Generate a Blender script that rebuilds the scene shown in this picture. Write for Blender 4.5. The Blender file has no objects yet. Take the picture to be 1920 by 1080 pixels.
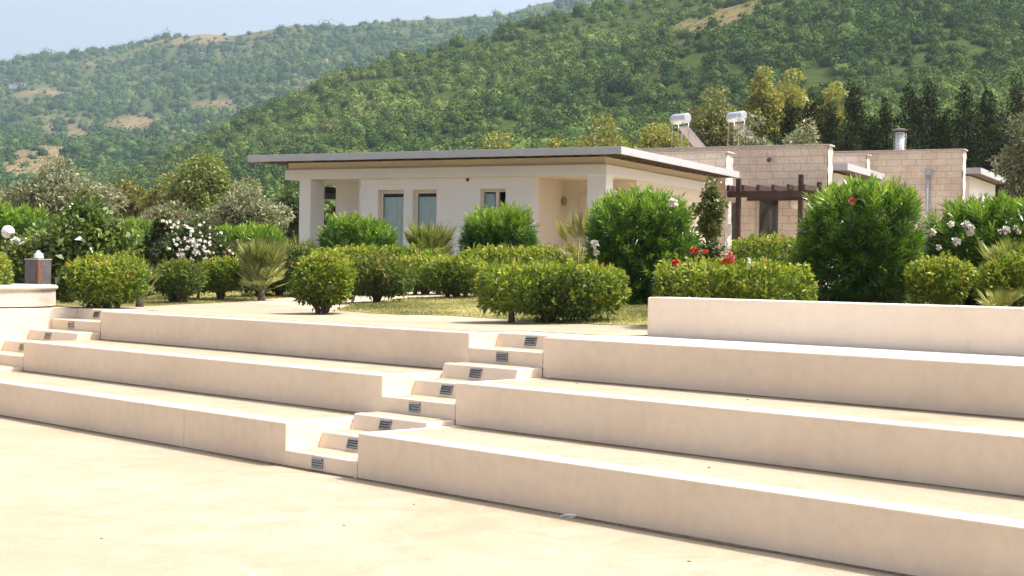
import bpy, bmesh, math, random
import numpy as np
from mathutils import Vector, Matrix
R_ = math.radians
rng = np.random.default_rng(7)
random.seed(7)
sc = bpy.context.scene
C = sc.collection

# ------------------------------------------------------------------ camera
F_PX, PITCH, ROLL, EYE = 2850.0, 0.009174, 0.0165, 1.81
_F = Vector((0, math.cos(PITCH), -math.sin(PITCH)))
_U0 = Vector((0, math.sin(PITCH), math.cos(PITCH)))
_R = Vector((1, 0, 0)) * math.cos(ROLL) + _U0 * math.sin(ROLL)
_U = -Vector((1, 0, 0)) * math.sin(ROLL) + _U0 * math.cos(ROLL)
cam = bpy.data.cameras.new('camera')
cam.sensor_width = 36; cam.lens = F_PX / 1920 * 36
cam.clip_start = 0.1; cam.clip_end = 12000
camo = bpy.data.objects.new('camera', cam); C.objects.link(camo)
camo.matrix_world = Matrix(((_R.x, _U.x, -_F.x, 0), (_R.y, _U.y, -_F.y, 0), (_R.z, _U.z, -_F.z, EYE), (0, 0, 0, 1)))
sc.camera = camo

# ------------------------------------------------------------------ light
SUN_AZ = math.atan2(0.97, 0.10)      # clockwise from +Y
SUN_EL = R_(62)
w = bpy.data.worlds.new('World'); sc.world = w; w.use_nodes = True
wn = w.node_tree.nodes; wl = w.node_tree.links
bg = wn['Background']
sky = wn.new('ShaderNodeTexSky'); sky.sky_type = 'NISHITA'; sky.sun_disc = False
sky.sun_elevation = SUN_EL; sky.sun_rotation = SUN_AZ
sky.air_density = 0.8; sky.dust_density = 7.0; sky.ozone_density = 1.0; sky.altitude = 50
hs = wn.new('ShaderNodeHueSaturation'); hs.inputs['Saturation'].default_value = .74; wl.new(sky.outputs[0], hs.inputs['Color']); wl.new(hs.outputs[0], bg.inputs[0]); bg.inputs[1].default_value = 0.15
sl = bpy.data.lights.new('sun', 'SUN'); sl.energy = 3.5; sl.angle = R_(0.53); sl.color = (1.0, 0.955, 0.88)
so = bpy.data.objects.new('sun', sl); C.objects.link(so)
sd = Vector((math.sin(SUN_AZ) * math.cos(SUN_EL), math.cos(SUN_AZ) * math.cos(SUN_EL), math.sin(SUN_EL)))
so.rotation_euler = sd.to_track_quat('Z', 'Y').to_euler(); so.location = (20, 10, 60)
sc.view_settings.view_transform = 'Standard'; sc.view_settings.look = 'None'
sc.view_settings.exposure = 1.02; sc.view_settings.gamma = 1; sc.view_settings.use_curve_mapping = False
sc.render.engine = 'CYCLES'
sc.cycles.use_denoising = True
sc.cycles.max_bounces = 8; sc.cycles.transparent_max_bounces = 12
sc.cycles.sample_clamp_indirect = 6

# ------------------------------------------------------------------ helpers
def atD(px, py, D):
    d = _R * ((px - 960) / F_PX) - _U * ((py - 540) / F_PX) + _F
    return Vector((0, 0, EYE)) + d * (D / d.y)
TV = np.array([0.6894, -0.7244]); NV = np.array([0.7244, 0.6894])     # along the tiers / up the stairs
def tn(t, n, z=0.0):
    return Vector((t * TV[0] + n * NV[0], t * TV[1] + n * NV[1], z))
def gz(x, y):
    """garden ground height"""
    x = np.asarray(x, float); y = np.asarray(y, float)
    n = x * NV[0] + y * NV[1]
    z = 1.2 + 0.31 * np.clip((n - 12.6) / 8.0, 0, 1)
    return z + np.clip(y - 62, 0, 60) * 0.045
def ground_hit(px, py):
    """point where the view ray of a pixel of the photograph meets the garden ground"""
    d = _R * ((px - 960) / F_PX) - _U * ((py - 540) / F_PX) + _F
    D = np.arange(8, 90, 0.02)
    P = np.array([d.x, d.y, d.z])[None] * (D / d.y)[:, None] + np.array([0, 0, EYE])
    k = np.argmax(P[:, 2] <= gz(P[:, 0], P[:, 1]))
    return Vector(P[k])

def tag(o, label, cat, group=None, kind=None):
    if label: o['label'] = label
    if cat: o['category'] = cat
    if group: o['group'] = group
    if kind: o['kind'] = kind
    return o
def thing(name, label, cat, loc=(0, 0, 0), rz=0.0, group=None):
    o = bpy.data.objects.new(name, None); C.objects.link(o)
    o.empty_display_size = 0.3
    o.location = loc; o.rotation_euler = (0, 0, rz)
    return tag(o, label, cat, group)
def obj(name, me, mats, parent=None, smooth=False):
    if isinstance(me, bmesh.types.BMesh):
        m_ = bpy.data.meshes.new(name); me.to_mesh(m_); me.free(); me = m_
    o = bpy.data.objects.new(name, me); C.objects.link(o)
    for m in (mats if isinstance(mats, (list, tuple)) else [mats]): me.materials.append(m)
    if parent: o.parent = parent
    if smooth: me.polygons.foreach_set('use_smooth', [True] * len(me.polygons))
    return o
def struct(name, me, mats, kind='structure', label=None):
    o = obj(name, me, mats); o['kind'] = kind
    if label: o['label'] = label
    return o
def box(bm, a, b, mi=0, bevel=0.0, xf=None):
    """axis aligned box from a to b; xf maps Vector -> Vector"""
    vs = []
    for z in (a[2], b[2]):
        for (x, y) in ((a[0], a[1]), (b[0], a[1]), (b[0], b[1]), (a[0], b[1])):
            v = Vector((x, y, z)); vs.append(bm.verts.new(xf(v) if xf else v))
    fs = [(0, 3, 2, 1), (4, 5, 6, 7), (0, 1, 5, 4), (1, 2, 6, 5), (2, 3, 7, 6), (3, 0, 4, 7)]
    fl = [bm.faces.new([vs[i] for i in f]) for f in fs]
    for f in fl: f.material_index = mi
    if bevel:
        es = list({e for f in fl for e in f.edges})
        bmesh.ops.bevel(bm, geom=es, offset=bevel, segments=2, profile=0.5, affect='EDGES', clamp_overlap=True)
    return fl
def tnx(v): return tn(v.x, v.y, v.z)
def prism(bm, pts, z0, z1, mi=0):
    lo = [bm.verts.new((p[0], p[1], z0)) for p in pts]; hi = [bm.verts.new((p[0], p[1], z1)) for p in pts]
    n = len(pts); fl = [bm.faces.new(hi), bm.faces.new(lo[::-1])]
    for i in range(n): fl.append(bm.faces.new((lo[i], lo[(i + 1) % n], hi[(i + 1) % n], hi[i])))
    for f in fl: f.material_index = mi
    return fl
def tube(bm, pts, rad, n=7, mi=0, cap=True):
    pts = [Vector(p) for p in pts]; rings = []
    for i, p in enumerate(pts):
        d = (pts[min(i + 1, len(pts) - 1)] - pts[max(i - 1, 0)]).normalized()
        s = d.orthogonal().normalized(); u = d.cross(s)
        r = rad[i] if isinstance(rad, (list, tuple)) else rad
        rings.append([bm.verts.new(p + (s * math.cos(2 * math.pi * k / n) + u * math.sin(2 * math.pi * k / n)) * r) for k in range(n)])
    # keep rings aligned
    for i in range(len(rings) - 1):
        a = rings[i]; b = rings[i + 1]
        off = min(range(n), key=lambda q: (b[q].co - a[0].co - (pts[i + 1] - pts[i])).length)
        b = b[off:] + b[:off]; rings[i + 1] = b
        for k in range(n):
            f = bm.faces.new((a[k], a[(k + 1) % n], b[(k + 1) % n], b[k])); f.material_index = mi; f.smooth = True
    if cap and n > 2:
        bm.faces.new(rings[0][::-1]).material_index = mi; bm.faces.new(rings[-1]).material_index = mi
def mesh_np(name, V, Fq, tint=None):
    """V (n,3), Fq (m,4) numpy -> mesh with a face attribute 'tint'"""
    me = bpy.data.meshes.new(name)
    k = Fq.shape[1]
    me.vertices.add(len(V)); me.vertices.foreach_set('co', np.ascontiguousarray(V, np.float32).ravel())
    me.loops.add(Fq.size); me.loops.foreach_set('vertex_index', np.ascontiguousarray(Fq, np.int32).ravel())
    me.polygons.add(len(Fq)); me.polygons.foreach_set('loop_start', np.arange(0, Fq.size, k, dtype=np.int32))
    me.update(calc_edges=True)
    if tint is not None:
        at = me.attributes.new('tint', 'FLOAT', 'FACE'); at.data.foreach_set('value', np.ascontiguousarray(tint, np.float32))
    return me
def unit(v): return v / (np.linalg.norm(v, axis=-1, keepdims=True) + 1e-9)
def leaves(P, D, L, W, droop=0.15, fold=0.25, nrm=None):
    """one folded diamond leaf per row"""
    N = len(P); D = unit(D)
    L = np.broadcast_to(L, (N,))[:, None]; W = np.broadcast_to(W, (N,))[:, None]
    side = unit(np.cross(D, rng.normal(size=(N, 3)) + np.array([0, 0, 1.2]) if nrm is None else nrm))
    nr = np.cross(side, D)
    mid = P + D * L * 0.45 + nr * W * fold
    tip = P + D * L - np.array([0, 0, 1.0]) * L * droop
    V = np.stack([P, mid + side * W * .5, tip, mid - side * W * .5], 1).reshape(-1, 3)
    Fq = np.arange(4 * N).reshape(N, 4)
    return V, Fq
def join(parts):
    Vs, Fs, Ts, o = [], [], [], 0
    for V, Fq, T in parts:
        Vs.append(V); Fs.append(Fq + o); Ts.append(T); o += len(V)
    return np.concatenate(Vs), np.concatenate(Fs), np.concatenate(Ts)
def waves(d, k=7, f=3.0, seed=None):
    r = np.random.default_rng(seed) if seed is not None else rng
    s = 0
    for i in range(k):
        a = unit(r.normal(size=3)) * f * (0.6 + r.random()); s = s + np.sin(d @ a + r.random() * 6.28)
    return s / k ** .5
def fbm(x, y, seed, octs=4, base=1.0):
    r = np.random.default_rng(seed); s = 0; a = 1.0
    for o in range(octs):
        f = base * 2 ** o
        for k in range(4):
            th = r.random() * 6.28
            s = s + a * np.sin(f * (x * math.cos(th) + y * math.sin(th)) + r.random() * 6.28 + 1.3 * np.sin(f * .6 * (x * math.sin(th) - y * math.cos(th)) + r.random() * 6.28)) / 2
        a *= .55
    return s

# ------------------------------------------------------------------ materials
def mat(name): 
    m = bpy.data.materials.new(name); m.use_nodes = True
    nt = m.node_tree; b = nt.nodes['Principled BSDF']
    return m, nt, b, nt.nodes.new, nt.links.new
def ramp(nt, fac, stops):
    r = nt.nodes.new('ShaderNodeValToRGB'); e = r.color_ramp.elements
    while len(e) < len(stops): e.new(0.5)
    for i, (p, c) in enumerate(stops):
        e[i].position = p; e[i].color = (*c, 1)
    nt.links.new(fac, r.inputs[0]); return r.outputs[0]
def noise(nt, scale, detail=4, rough=.55, vec=None, dist=0):
    n = nt.nodes.new('ShaderNodeTexNoise'); n.inputs['Scale'].default_value = scale
    n.inputs['Detail'].default_value = detail; n.inputs['Roughness'].default_value = rough; n.inputs['Distortion'].default_value = dist
    if vec is not None: nt.links.new(vec, n.inputs['Vector'])
    return n.outputs[0]
def geo_pos(nt, scale=(1, 1, 1), rot=(0, 0, 0), obj_=False):
    if obj_:
        g = nt.nodes.new('ShaderNodeTexCoord').outputs['Object']
    else:
        g = nt.nodes.new('ShaderNodeNewGeometry').outputs['Position']
    mp = nt.nodes.new('ShaderNodeMapping'); mp.inputs['Scale'].default_value = scale; mp.inputs['Rotation'].default_value = rot
    nt.links.new(g, mp.inputs[0]); return mp.outputs[0]
def mix(nt, fac, a, b, mode='MIX'):
    n = nt.nodes.new('ShaderNodeMix'); n.data_type = 'RGBA'; n.blend_type = mode
    for i, v in ((0, fac), (6, a), (7, b)):
        if isinstance(v, (int, float)): n.inputs[i].default_value = v
        elif isinstance(v, tuple): n.inputs[i].default_value = (*v, 1)
        else: nt.links.new(v, n.inputs[i])
    return n.outputs[2]
def bump(nt, b, h, strength=.2, dist=.01):
    n = nt.nodes.new('ShaderNodeBump'); n.inputs['Strength'].default_value = strength; n.inputs['Distance'].default_value = dist
    nt.links.new(h, n.inputs['Height']); nt.links.new(n.outputs[0], b.inputs['Normal'])
def simple(name, col, rough=.6, metal=0.0, var=.12, sc_=6.0, spec=.4):
    m, nt, b, new, link = mat(name)
    n = noise(nt, sc_, 5, .6, geo_pos(nt))
    link(ramp(nt, n, [(.25, tuple(c * (1 - var) for c in col)), (.75, tuple(min(1, c * (1 + var)) for c in col))]), b.inputs['Base Color'])
    b.inputs['Roughness'].default_value = rough; b.inputs['Metallic'].default_value = metal
    b.inputs['Specular IOR Level'].default_value = spec
    bump(nt, b, noise(nt, sc_ * 12, 3, .5, geo_pos(nt)), .08, .004)
    return m
def m_plaster(name, col, stain=.25, dirt=1.0):
    m, nt, b, new, link = mat(name)
    big = noise(nt, .9, 6, .62, geo_pos(nt, (1, 1, 1.3)))
    fine = noise(nt, 9, 6, .65, geo_pos(nt))
    c1 = ramp(nt, big, [(.3, (col[0] * (1 - stain * .42), col[1] * (1 - stain * .5), col[2] * (1 - stain * .6))), (.55, col), (.8, tuple(min(.85, c * 1.05) for c in col))])
    c2 = mix(nt, 1.0, c1, ramp(nt, fine, [(.25, tuple(1 - dirt * (1 - c) for c in (.88, .86, .84))), (.6, (1, 1, 1))]), 'MULTIPLY')
    # dark scuffs and rain spots
    sp = noise(nt, 3.4, 8, .72, geo_pos(nt, (1, 1, .7)))
    c3 = mix(nt, 1.0, c2, ramp(nt, sp, [(.22, tuple(1 - dirt * (1 - c) for c in (.62, .58, .54))), (.36, (1, 1, 1))]), 'MULTIPLY')
    # vertical weep streaks
    st = noise(nt, 4.3, 6, .75, geo_pos(nt, (1, 1, .12)))
    c4 = mix(nt, 1.0, c3, ramp(nt, st, [(.3, tuple(1 - dirt * .4 * (1 - c) for c in (.93, .92, .91))), (.5, (1, 1, 1))]), 'MULTIPLY')
    link(c4, b.inputs['Base Color']); b.inputs['Roughness'].default_value = .85; b.inputs['Specular IOR Level'].default_value = .2
    bump(nt, b, noise(nt, 60, 6, .7, geo_pos(nt)), .25, .006)
    return m
M = {}
M['stucco'] = m_plaster('tier_stucco', (.82, .672, .515), .14, .6)
M['parapet'] = m_plaster('parapet_stucco', (.82, .68, .535), .12, .5)
def m_coping():
    m, nt, b, new, link = mat('white_coping')
    n = noise(nt, 5, 6, .65, geo_pos(nt))
    link(ramp(nt, n, [(.25, (.48, .44, .38)), (.45, (.62, .59, .54)), (.8, (.66, .64, .60))]), b.inputs['Base Color'])
    b.inputs['Roughness'].default_value = .8; bump(nt, b, noise(nt, 50, 5, .6, geo_pos(nt)), .2, .004)
    return m
M['coping'] = m_coping()
def m_paving(name='sand_paving'):
    m, nt, b, new, link = mat(name)
    pos = geo_pos(nt)
    big = noise(nt, .5, 6, .62, pos, .5); mid = noise(nt, 2.2, 8, .7, pos, .8)
    c = ramp(nt, big, [(.28, (.285, .222, .142)), (.45, (.315, .265, .188)), (.62, (.34, .298, .225)), (.8, (.355, .32, .255))])
    c = mix(nt, .5, c, ramp(nt, mid, [(.28, (.25, .19, .115)), (.43, (.30, .247, .172)), (.56, (.335, .288, .213)), (.68, (.385, .345, .28))]))
    v = new('ShaderNodeTexVoronoi'); v.feature = 'DISTANCE_TO_EDGE'; v.inputs['Scale'].default_value = 1.9
    dn = new('ShaderNodeTexNoise'); dn.inputs['Scale'].default_value = 2.3; dn.inputs['Detail'].default_value = 6
    link(pos, dn.inputs['Vector'])
    ad = new('ShaderNodeVectorMath'); ad.operation = 'MULTIPLY_ADD'; ad.inputs[1].default_value = (1.1, 1.1, 0)
    link(dn.outputs['Color'], ad.inputs[0]); link(pos, ad.inputs[2]); link(ad.outputs[0], v.inputs['Vector'])
    vein = ramp(nt, v.outputs['Distance'], [(.0, (1, 1, 1)), (.02, (.4, .4, .4)), (.06, (0, 0, 0))])
    gate = ramp(nt, noise(nt, .9, 4, .6, pos), [(.46, (0, 0, 0)), (.66, (.6, .6, .6))])
    fm = new('ShaderNodeMath'); fm.operation = 'MULTIPLY'; link(vein, fm.inputs[0]); link(gate, fm.inputs[1])
    c = mix(nt, fm.outputs[0], c, (.44, .40, .335))
    grit = noise(nt, 38, 6, .75, pos)
    c = mix(nt, 1.0, c, ramp(nt, grit, [(.28, (.80, .77, .72)), (.55, (1, 1, 1))]), 'MULTIPLY')
    spot = noise(nt, 11, 2, .4, pos)
    c = mix(nt, 1.0, c, ramp(nt, spot, [(.15, (.5, .4, .3)), (.19, (1, 1, 1))]), 'MULTIPLY')
    link(c, b.inputs['Base Color']); b.inputs['Roughness'].default_value = .85; b.inputs['Specular IOR Level'].default_value = .2
    bump(nt, b, grit, .3, .004)
    return m
M['paving'] = m_paving()
M['house'] = m_plaster('cream_house_paint', (.76, .76, .755), .03, .25)
M['house_bounce'] = m_plaster('bounce_tinted_paint', (.72, .64, .52), .03, .25)  # house paint with warm bounced light put into its colour
M['grey_metal'] = simple('grey_roof_metal', (.42, .43, .46), .45, .0, .06, 2)
M['soffit'] = simple('brown_soffit_boards', (.10, .07, .05), .7, 0, .25, 8)
M['purlin'] = simple('pale_purlin_timber', (.12, .095, .07), .7, 0, .2, 8)
M['timber'] = simple('brown_pergola_timber', (.055, .03, .024), .65, 0, .35, 9)
M['frame'] = simple('beige_window_frame', (.62, .56, .48), .5, 0, .05, 5)
M['curtain'] = simple('pale_blue_curtain', (.80, .90, .93), .9, 0, .06, 4)
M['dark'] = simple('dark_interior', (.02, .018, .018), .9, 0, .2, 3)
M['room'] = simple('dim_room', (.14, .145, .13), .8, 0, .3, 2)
M['black_metal'] = simple('black_metal', (.02, .02, .022), .4, .6, .1, 8)
M['steel'] = simple('brushed_steel', (.45, .43, .40), .35, .8, .12, 30)
M['white_metal'] = simple('white_metal', (.72, .73, .75), .35, 0, .05, 6)
M['tank'] = simple('tank_aluminium', (.50, .53, .57), .3, .35, .08, 4)
M['collector'] = simple('collector_back', (.30, .28, .30), .45, .1, .1, 6)
M['pipe'] = simple('grey_blue_pipe', (.36, .40, .45), .45, 0, .1, 8)
M['bark'] = simple('grey_brown_bark', (.12, .085, .06), .9, 0, .4, 14)
M['bark_pale'] = simple('pale_bark', (.28, .23, .17), .9, 0, .3, 9)
M['stalk'] = simple('green_leaf_stalk', (.16, .18, .06), .6, 0, .2, 9)
M['globe'] = simple('white_lamp_globe', (.8, .8, .79), .25, 0, .02, 4)
M['stone_dark'] = simple('dark_fountain_stone', (.10, .095, .10), .5, 0, .35, 9)
M['rust'] = simple('rusty_stone', (.16, .07, .045), .8, 0, .6, 22)
M['fountain_white'] = simple('white_basin_render', (.56, .51, .44), .6, 0, .06, 5)
M['water'] = simple('foaming_water', (.82, .85, .88), .15, 0, .04, 30)
M['white_petal'] = simple('white_petal', (.80, .76, .72), .6, 0, .06, 30)
M['pink_petal'] = simple('pink_petal', (.70, .24, .27), .6, 0, .2, 30)
M['red_petal'] = simple('red_petal', (.62, .035, .02), .55, 0, .25, 30)
M['coral_petal'] = simple('coral_petal', (.72, .12, .07), .55, 0, .2, 30)
M['darkred_petal'] = simple('dark_red_petal', (.28, .02, .02), .55, 0, .25, 30)
M['yellow_petal'] = simple('yellow_petal', (.72, .42, .03), .55, 0, .2, 30)
M['paper'] = simple('white_paper', (.78, .77, .74), .7, 0, .05, 20)
M['roof_top'] = simple('pale_roof_gravel', (.45, .42, .38), .9, 0, .15, 8)
M['terracotta'] = simple('terracotta_roof', (.40, .19, .12), .8, 0, .2, 4)
M['joint_line'] = simple('brown_joint', (.55, .43, .32), .9, 0, .2, 9)  # plain brown of the expansion joint in the lowest tier
def m_glass():
    m, nt, b, new, link = mat('window_glass')
    out = nt.nodes['Material Output']; tr = new('ShaderNodeBsdfTransparent'); gl = new('ShaderNodeBsdfGlossy')
    tr.inputs[0].default_value = (.95, .98, .98, 1); gl.inputs['Roughness'].default_value = .03
    fr = new('ShaderNodeFresnel'); fr.inputs[0].default_value = 1.5
    mx = new('ShaderNodeMixShader'); link(fr.outputs[0], mx.inputs[0]); link(tr.outputs[0], mx.inputs[1]); link(gl.outputs[0], mx.inputs[2])
    link(mx.outputs[0], out.inputs[0]); return m
M['glass'] = m_glass()
def m_stone(name, cols, row=.2, wid=.47):
    m, nt, b, new, link = mat(name)
    tc = new('ShaderNodeTexCoord'); sp = new('ShaderNodeSeparateXYZ'); link(tc.outputs['Object'], sp.inputs[0])
    ad = new('ShaderNodeMath'); ad.operation = 'ADD'; link(sp.outputs[0], ad.inputs[0]); link(sp.outputs[1], ad.inputs[1])
    cb = new('ShaderNodeCombineXYZ'); link(ad.outputs[0], cb.inputs[0]); link(sp.outputs[2], cb.inputs[1])
    br = new('ShaderNodeTexBrick'); link(cb.outputs[0], br.inputs['Vector'])
    br.inputs['Scale'].default_value = 1; br.inputs['Mortar Size'].default_value = .006; br.inputs['Mortar Smooth'].default_value = .3
    br.inputs['Brick Width'].default_value = wid; br.inputs['Row Height'].default_value = row; br.offset = .37
    br.inputs['Color1'].default_value = (*cols[0], 1); br.inputs['Color2'].default_value = (*cols[1], 1); br.inputs['Mortar'].default_value = (*cols[2], 1)
    n = noise(nt, 14, 6, .7, tc.outputs['Object']); n2 = noise(nt, 1.3, 4, .6, tc.outputs['Object'])
    c = mix(nt, 1, br.outputs[0], ramp(nt, n, [(.25, (.74, .70, .66)), (.55, (1, 1, 1))]), 'MULTIPLY')
    c = mix(nt, 1, c, ramp(nt, n2, [(.3, (.82, .78, .74)), (.6, (1, 1, 1))]), 'MULTIPLY')
    link(c, b.inputs['Base Color']); b.inputs['Roughness'].default_value = .9; b.inputs['Specular IOR Level'].default_value = .15
    hm = new('ShaderNodeMath'); hm.operation = 'SUBTRACT'; link(n, hm.inputs[0]); link(br.outputs[1], hm.inputs[1])
    bump(nt, b, hm.outputs[0], .6, .012)
    return m
M['stone'] = m_stone('pinkish_stone_blocks', ((.80, .69, .575), (.74, .635, .53), (.42, .34, .27)))
def m_rough_end():
    m, nt, b, new, link = mat('rough_broken_stone_end')
    n = noise(nt, 9, 7, .75, geo_pos(nt))
    link(ramp(nt, n, [(.3, (.34, .27, .21)), (.45, (.66, .60, .53)), (.7, (.74, .70, .65))]), b.inputs['Base Color'])
    b.inputs['Roughness'].default_value = .95; bump(nt, b, n, 1, .05); return m
M['rough'] = m_rough_end()
def m_leaf(name, stops, trans=.35, rough=.45, spec=.35):
    m, nt, b, new, link = mat(name)
    at = new('ShaderNodeAttribute'); at.attribute_name = 'tint'
    c = ramp(nt, at.outputs['Fac'], stops)
    link(c, b.inputs['Base Color']); b.inputs['Roughness'].default_value = rough; b.inputs['Specular IOR Level'].default_value = spec
    tl = new('ShaderNodeBsdfTranslucent')
    tc = mix(nt, 1.0, c, (1.0, 1.0, .55), 'MULTIPLY'); link(tc, tl.inputs[0])
    mx = new('ShaderNodeMixShader'); mx.inputs[0].default_value = trans
    link(b.outputs[0], mx.inputs[1]); link(tl.outputs[0], mx.inputs[2]); link(mx.outputs[0], nt.nodes['Material Output'].inputs[0])
    return m
L = {}
L['hedge'] = m_leaf('pittosporum_leaf', [(0, (.045, .075, .018)), (.35, (.10, .165, .026)), (.7, (.255, .33, .035)), (.94, (.40, .43, .07)), (1, (.40, .27, .08))], .4)
L['hedge_dark'] = m_leaf('olive_green_leaf', [(0, (.035, .055, .016)), (.5, (.085, .135, .028)), (.85, (.21, .26, .045)), (1, (.32, .23, .07))], .35)
L['oleander'] = m_leaf('oleander_leaf', [(0, (.018, .05, .012)), (.42, (.05, .125, .016)), (.75, (.17, .31, .024)), (1, (.30, .42, .06))], .3, .36, .5)
L['lightbush'] = m_leaf('pale_green_leaf', [(0, (.03, .055, .016)), (.45, (.085, .14, .03)), (.8, (.20, .27, .07)), (1, (.36, .42, .17))], .35, .25, .6)
L['rose'] = m_leaf('rose_leaf', [(0, (.03, .05, .018)), (.5, (.085, .115, .034)), (1, (.19, .21, .06))], .3)
L['olive'] = m_leaf('olive_leaf', [(0, (.09, .10, .055)), (.5, (.20, .22, .12)), (.85, (.34, .35, .22)), (1, (.48, .48, .36))], .2, .5, .3)
L['lime'] = m_leaf('lime_tree_leaf', [(0, (.11, .145, .04)), (.5, (.22, .27, .07)), (1, (.36, .39, .12))], .35)
L['gold'] = m_leaf('golden_tree_leaf', [(0, (.13, .14, .04)), (.5, (.27, .275, .065)), (1, (.42, .41, .12))], .35)
L['goldbrown'] = m_leaf('brownish_tree_leaf', [(0, (.11, .12, .04)), (.5, (.24, .24, .07)), (1, (.38, .35, .11))], .3)
L['cypress'] = m_leaf('cypress_foliage', [(0, (.016, .026, .010)), (.6, (.040, .056, .019)), (1, (.12, .13, .035))], .08, .8, .05)
L['green'] = m_leaf('broadleaf_leaf', [(0, (.03, .05, .018)), (.5, (.065, .10, .03)), (1, (.13, .17, .05))], .3)
L['palm'] = m_leaf('palm_leaf', [(0, (.10, .125, .03)), (.5, (.24, .28, .075)), (.85, (.42, .43, .16)), (1, (.52, .48, .26))], .3, .4, .5)
L['palm_dry'] = m_leaf('dry_palm_leaf', [(0, (.20, .20, .07)), (.5, (.32, .30, .12)), (1, (.50, .42, .22))], .3)
L['agave'] = m_leaf('agave_leaf', [(0, (.16, .20, .12)), (1, (.42, .42, .30))], .1)
L['grass'] = m_leaf('dry_grass_blade', [(0, (.13, .15, .04)), (.4, (.26, .25, .09)), (1, (.48, .40, .20))], .3)
L['macchia'] = m_leaf('hillside_leaf', [(0, (.030, .055, .018)), (.4, (.082, .132, .034)), (.72, (.145, .195, .05)), (.94, (.21, .235, .075)), (1, (.20, .15, .08))], .12, .9, .0)
L['farwood'] = m_leaf('far_hillside_leaf', [(0, (.022, .046, .018)), (.45, (.058, .105, .032)), (.8, (.13, .175, .055)), (1, (.27, .23, .10))], .10, .9, .0)
def m_ground(name, stops, scale=1.2, s2=9):
    m, nt, b, new, link = mat(name)
    c = ramp(nt, noise(nt, scale, 7, .65, geo_pos(nt), .4), stops)
    g = noise(nt, s2, 6, .7, geo_pos(nt))
    c = mix(nt, 1, c, ramp(nt, g, [(.25, (.6, .57, .52)), (.6, (1, 1, 1))]), 'MULTIPLY')
    link(c, b.inputs['Base Color']); b.inputs['Roughness'].default_value = .95; b.inputs['Specular IOR Level'].default_value = .1
    bump(nt, b, g, .6, .02); return m
M['soil'] = m_ground('garden_soil', [(.3, (.20, .13, .075)), (.5, (.34, .25, .14)), (.7, (.30, .27, .12))])
M['lawn'] = m_ground('dry_lawn', [(.28, (.38, .31, .16)), (.46, (.30, .29, .11)), (.66, (.17, .21, .06))], 1.6, 16)
M['path'] = m_ground('sandy_path', [(.3, (.42, .32, .21)), (.5, (.48, .39, .28)), (.75, (.52, .45, .345))], 1.4, 20)
def m_hill(name, green, tan):
    m, nt, b, new, link = mat(name)
    at = new('ShaderNodeAttribute'); at.attribute_name = 'bare'
    n = noise(nt, .12, 6, .7, geo_pos(nt)); n2 = noise(nt, .5, 6, .75, geo_pos(nt))
    g = ramp(nt, n2, [(.3, green[0]), (.7, green[1])]); t = ramp(nt, n, [(.3, tan[0]), (.7, tan[1])])
    ad = new('ShaderNodeMath'); ad.operation = 'MULTIPLY_ADD'; link(n2, ad.inputs[0]); ad.inputs[1].default_value = .7; link(at.outputs['Fac'], ad.inputs[2])
    f = ramp(nt, ad.outputs[0], [(.55, (0, 0, 0)), (.95, (1, 1, 1))])
    link(mix(nt, f, g, t), b.inputs['Base Color']); b.inputs['Roughness'].default_value = 1; b.inputs['Specular IOR Level'].default_value = 0
    return m
M['hill'] = m_hill('near_hill_ground', ((.028, .042, .012), (.065, .085, .022)), ((.10, .085, .04), (.19, .15, .075)))
M['farhill'] = m_hill('far_hill_ground', ((.035, .055, .02), (.075, .095, .035)), ((.12, .09, .05), (.21, .16, .09)))

# ================================================================== terraces
LV = [0.0, .4, .8, 1.2]                       # plaza, tier tops
N0 = [8.18, 9.31, 10.44]                      # tier fronts
CUT = (-11.60, -10.52); LCUT = (-20.72, -19.27)
T_END = 3.0
bm = bmesh.new(); prism(bm, [tn(-60, -40), tn(40, -40), tn(40, 8.6), tn(-60, 8.6)], -.3, 0)
struct('lower_plaza', bm, M['paving'])
tier_lab = ['lowest cream stucco terrace tier rising from the sandy plaza with white coping',
            'middle cream stucco terrace tier with white coping, between two other tiers',
            'uppermost cream stucco terrace tier carrying the garden-level paving']
for k in range(3):
    th = thing('terrace_tier', tier_lab[k], 'terrace', tn(-11, N0[k], LV[k]), 0, 'three seating terraces')
    o_ = Vector(th.location)
    xf = lambda v: tn(v.x, v.y, v.z) - o_
    zt = LV[k + 1]; back = N0[k] + (1.13 if k < 2 else .95)
    for (a, b) in ((LCUT[1], CUT[0]), (CUT[1], T_END)):
        bm = bmesh.new(); box(bm, (a, N0[k], LV[k] - .05), (b, back + .03, zt), 0, .014, xf)
        obj('retaining_wall', bm, M['stucco'], th)
        bm = bmesh.new(); cw = .21
        if k == 2 and a == CUT[1]: cw = 1.21
        box(bm, (a + .014, N0[k] + .014, zt - .02), (b - .014, N0[k] + cw, zt + .003), 0, 0, xf)
        # return of the white coping along the stair cut
        if a == CUT[1] and k < 2: box(bm, (a + .014, N0[k] + cw + .001, zt - .02), (a + .12, back - .002, zt + .003), 0, 0, xf)
        if b == CUT[0] and k < 2: box(bm, (b - .12, N0[k] + cw + .001, zt - .02), (b - .014, back - .002, zt + .003), 0, 0, xf)
        obj('coping', bm, M['coping'], th)
        if k < 2:
            bm = bmesh.new(); box(bm, (a + (.121 if a == CUT[1] else .014), N0[k] + cw + .001, zt - .013), (b - (.121 if b == CUT[0] else .014), back + .01, zt + .0015), 0, 0, xf)
            obj('paving', bm, M['paving'], th)
    if k == 0:
        bm = bmesh.new(); box(bm, (-13.36, N0[0] - .0025, .0), (-13.3565, N0[0] + .004, .39), 0, 0, xf); obj('expansion_joint', bm, M['joint_line'], th)
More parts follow.
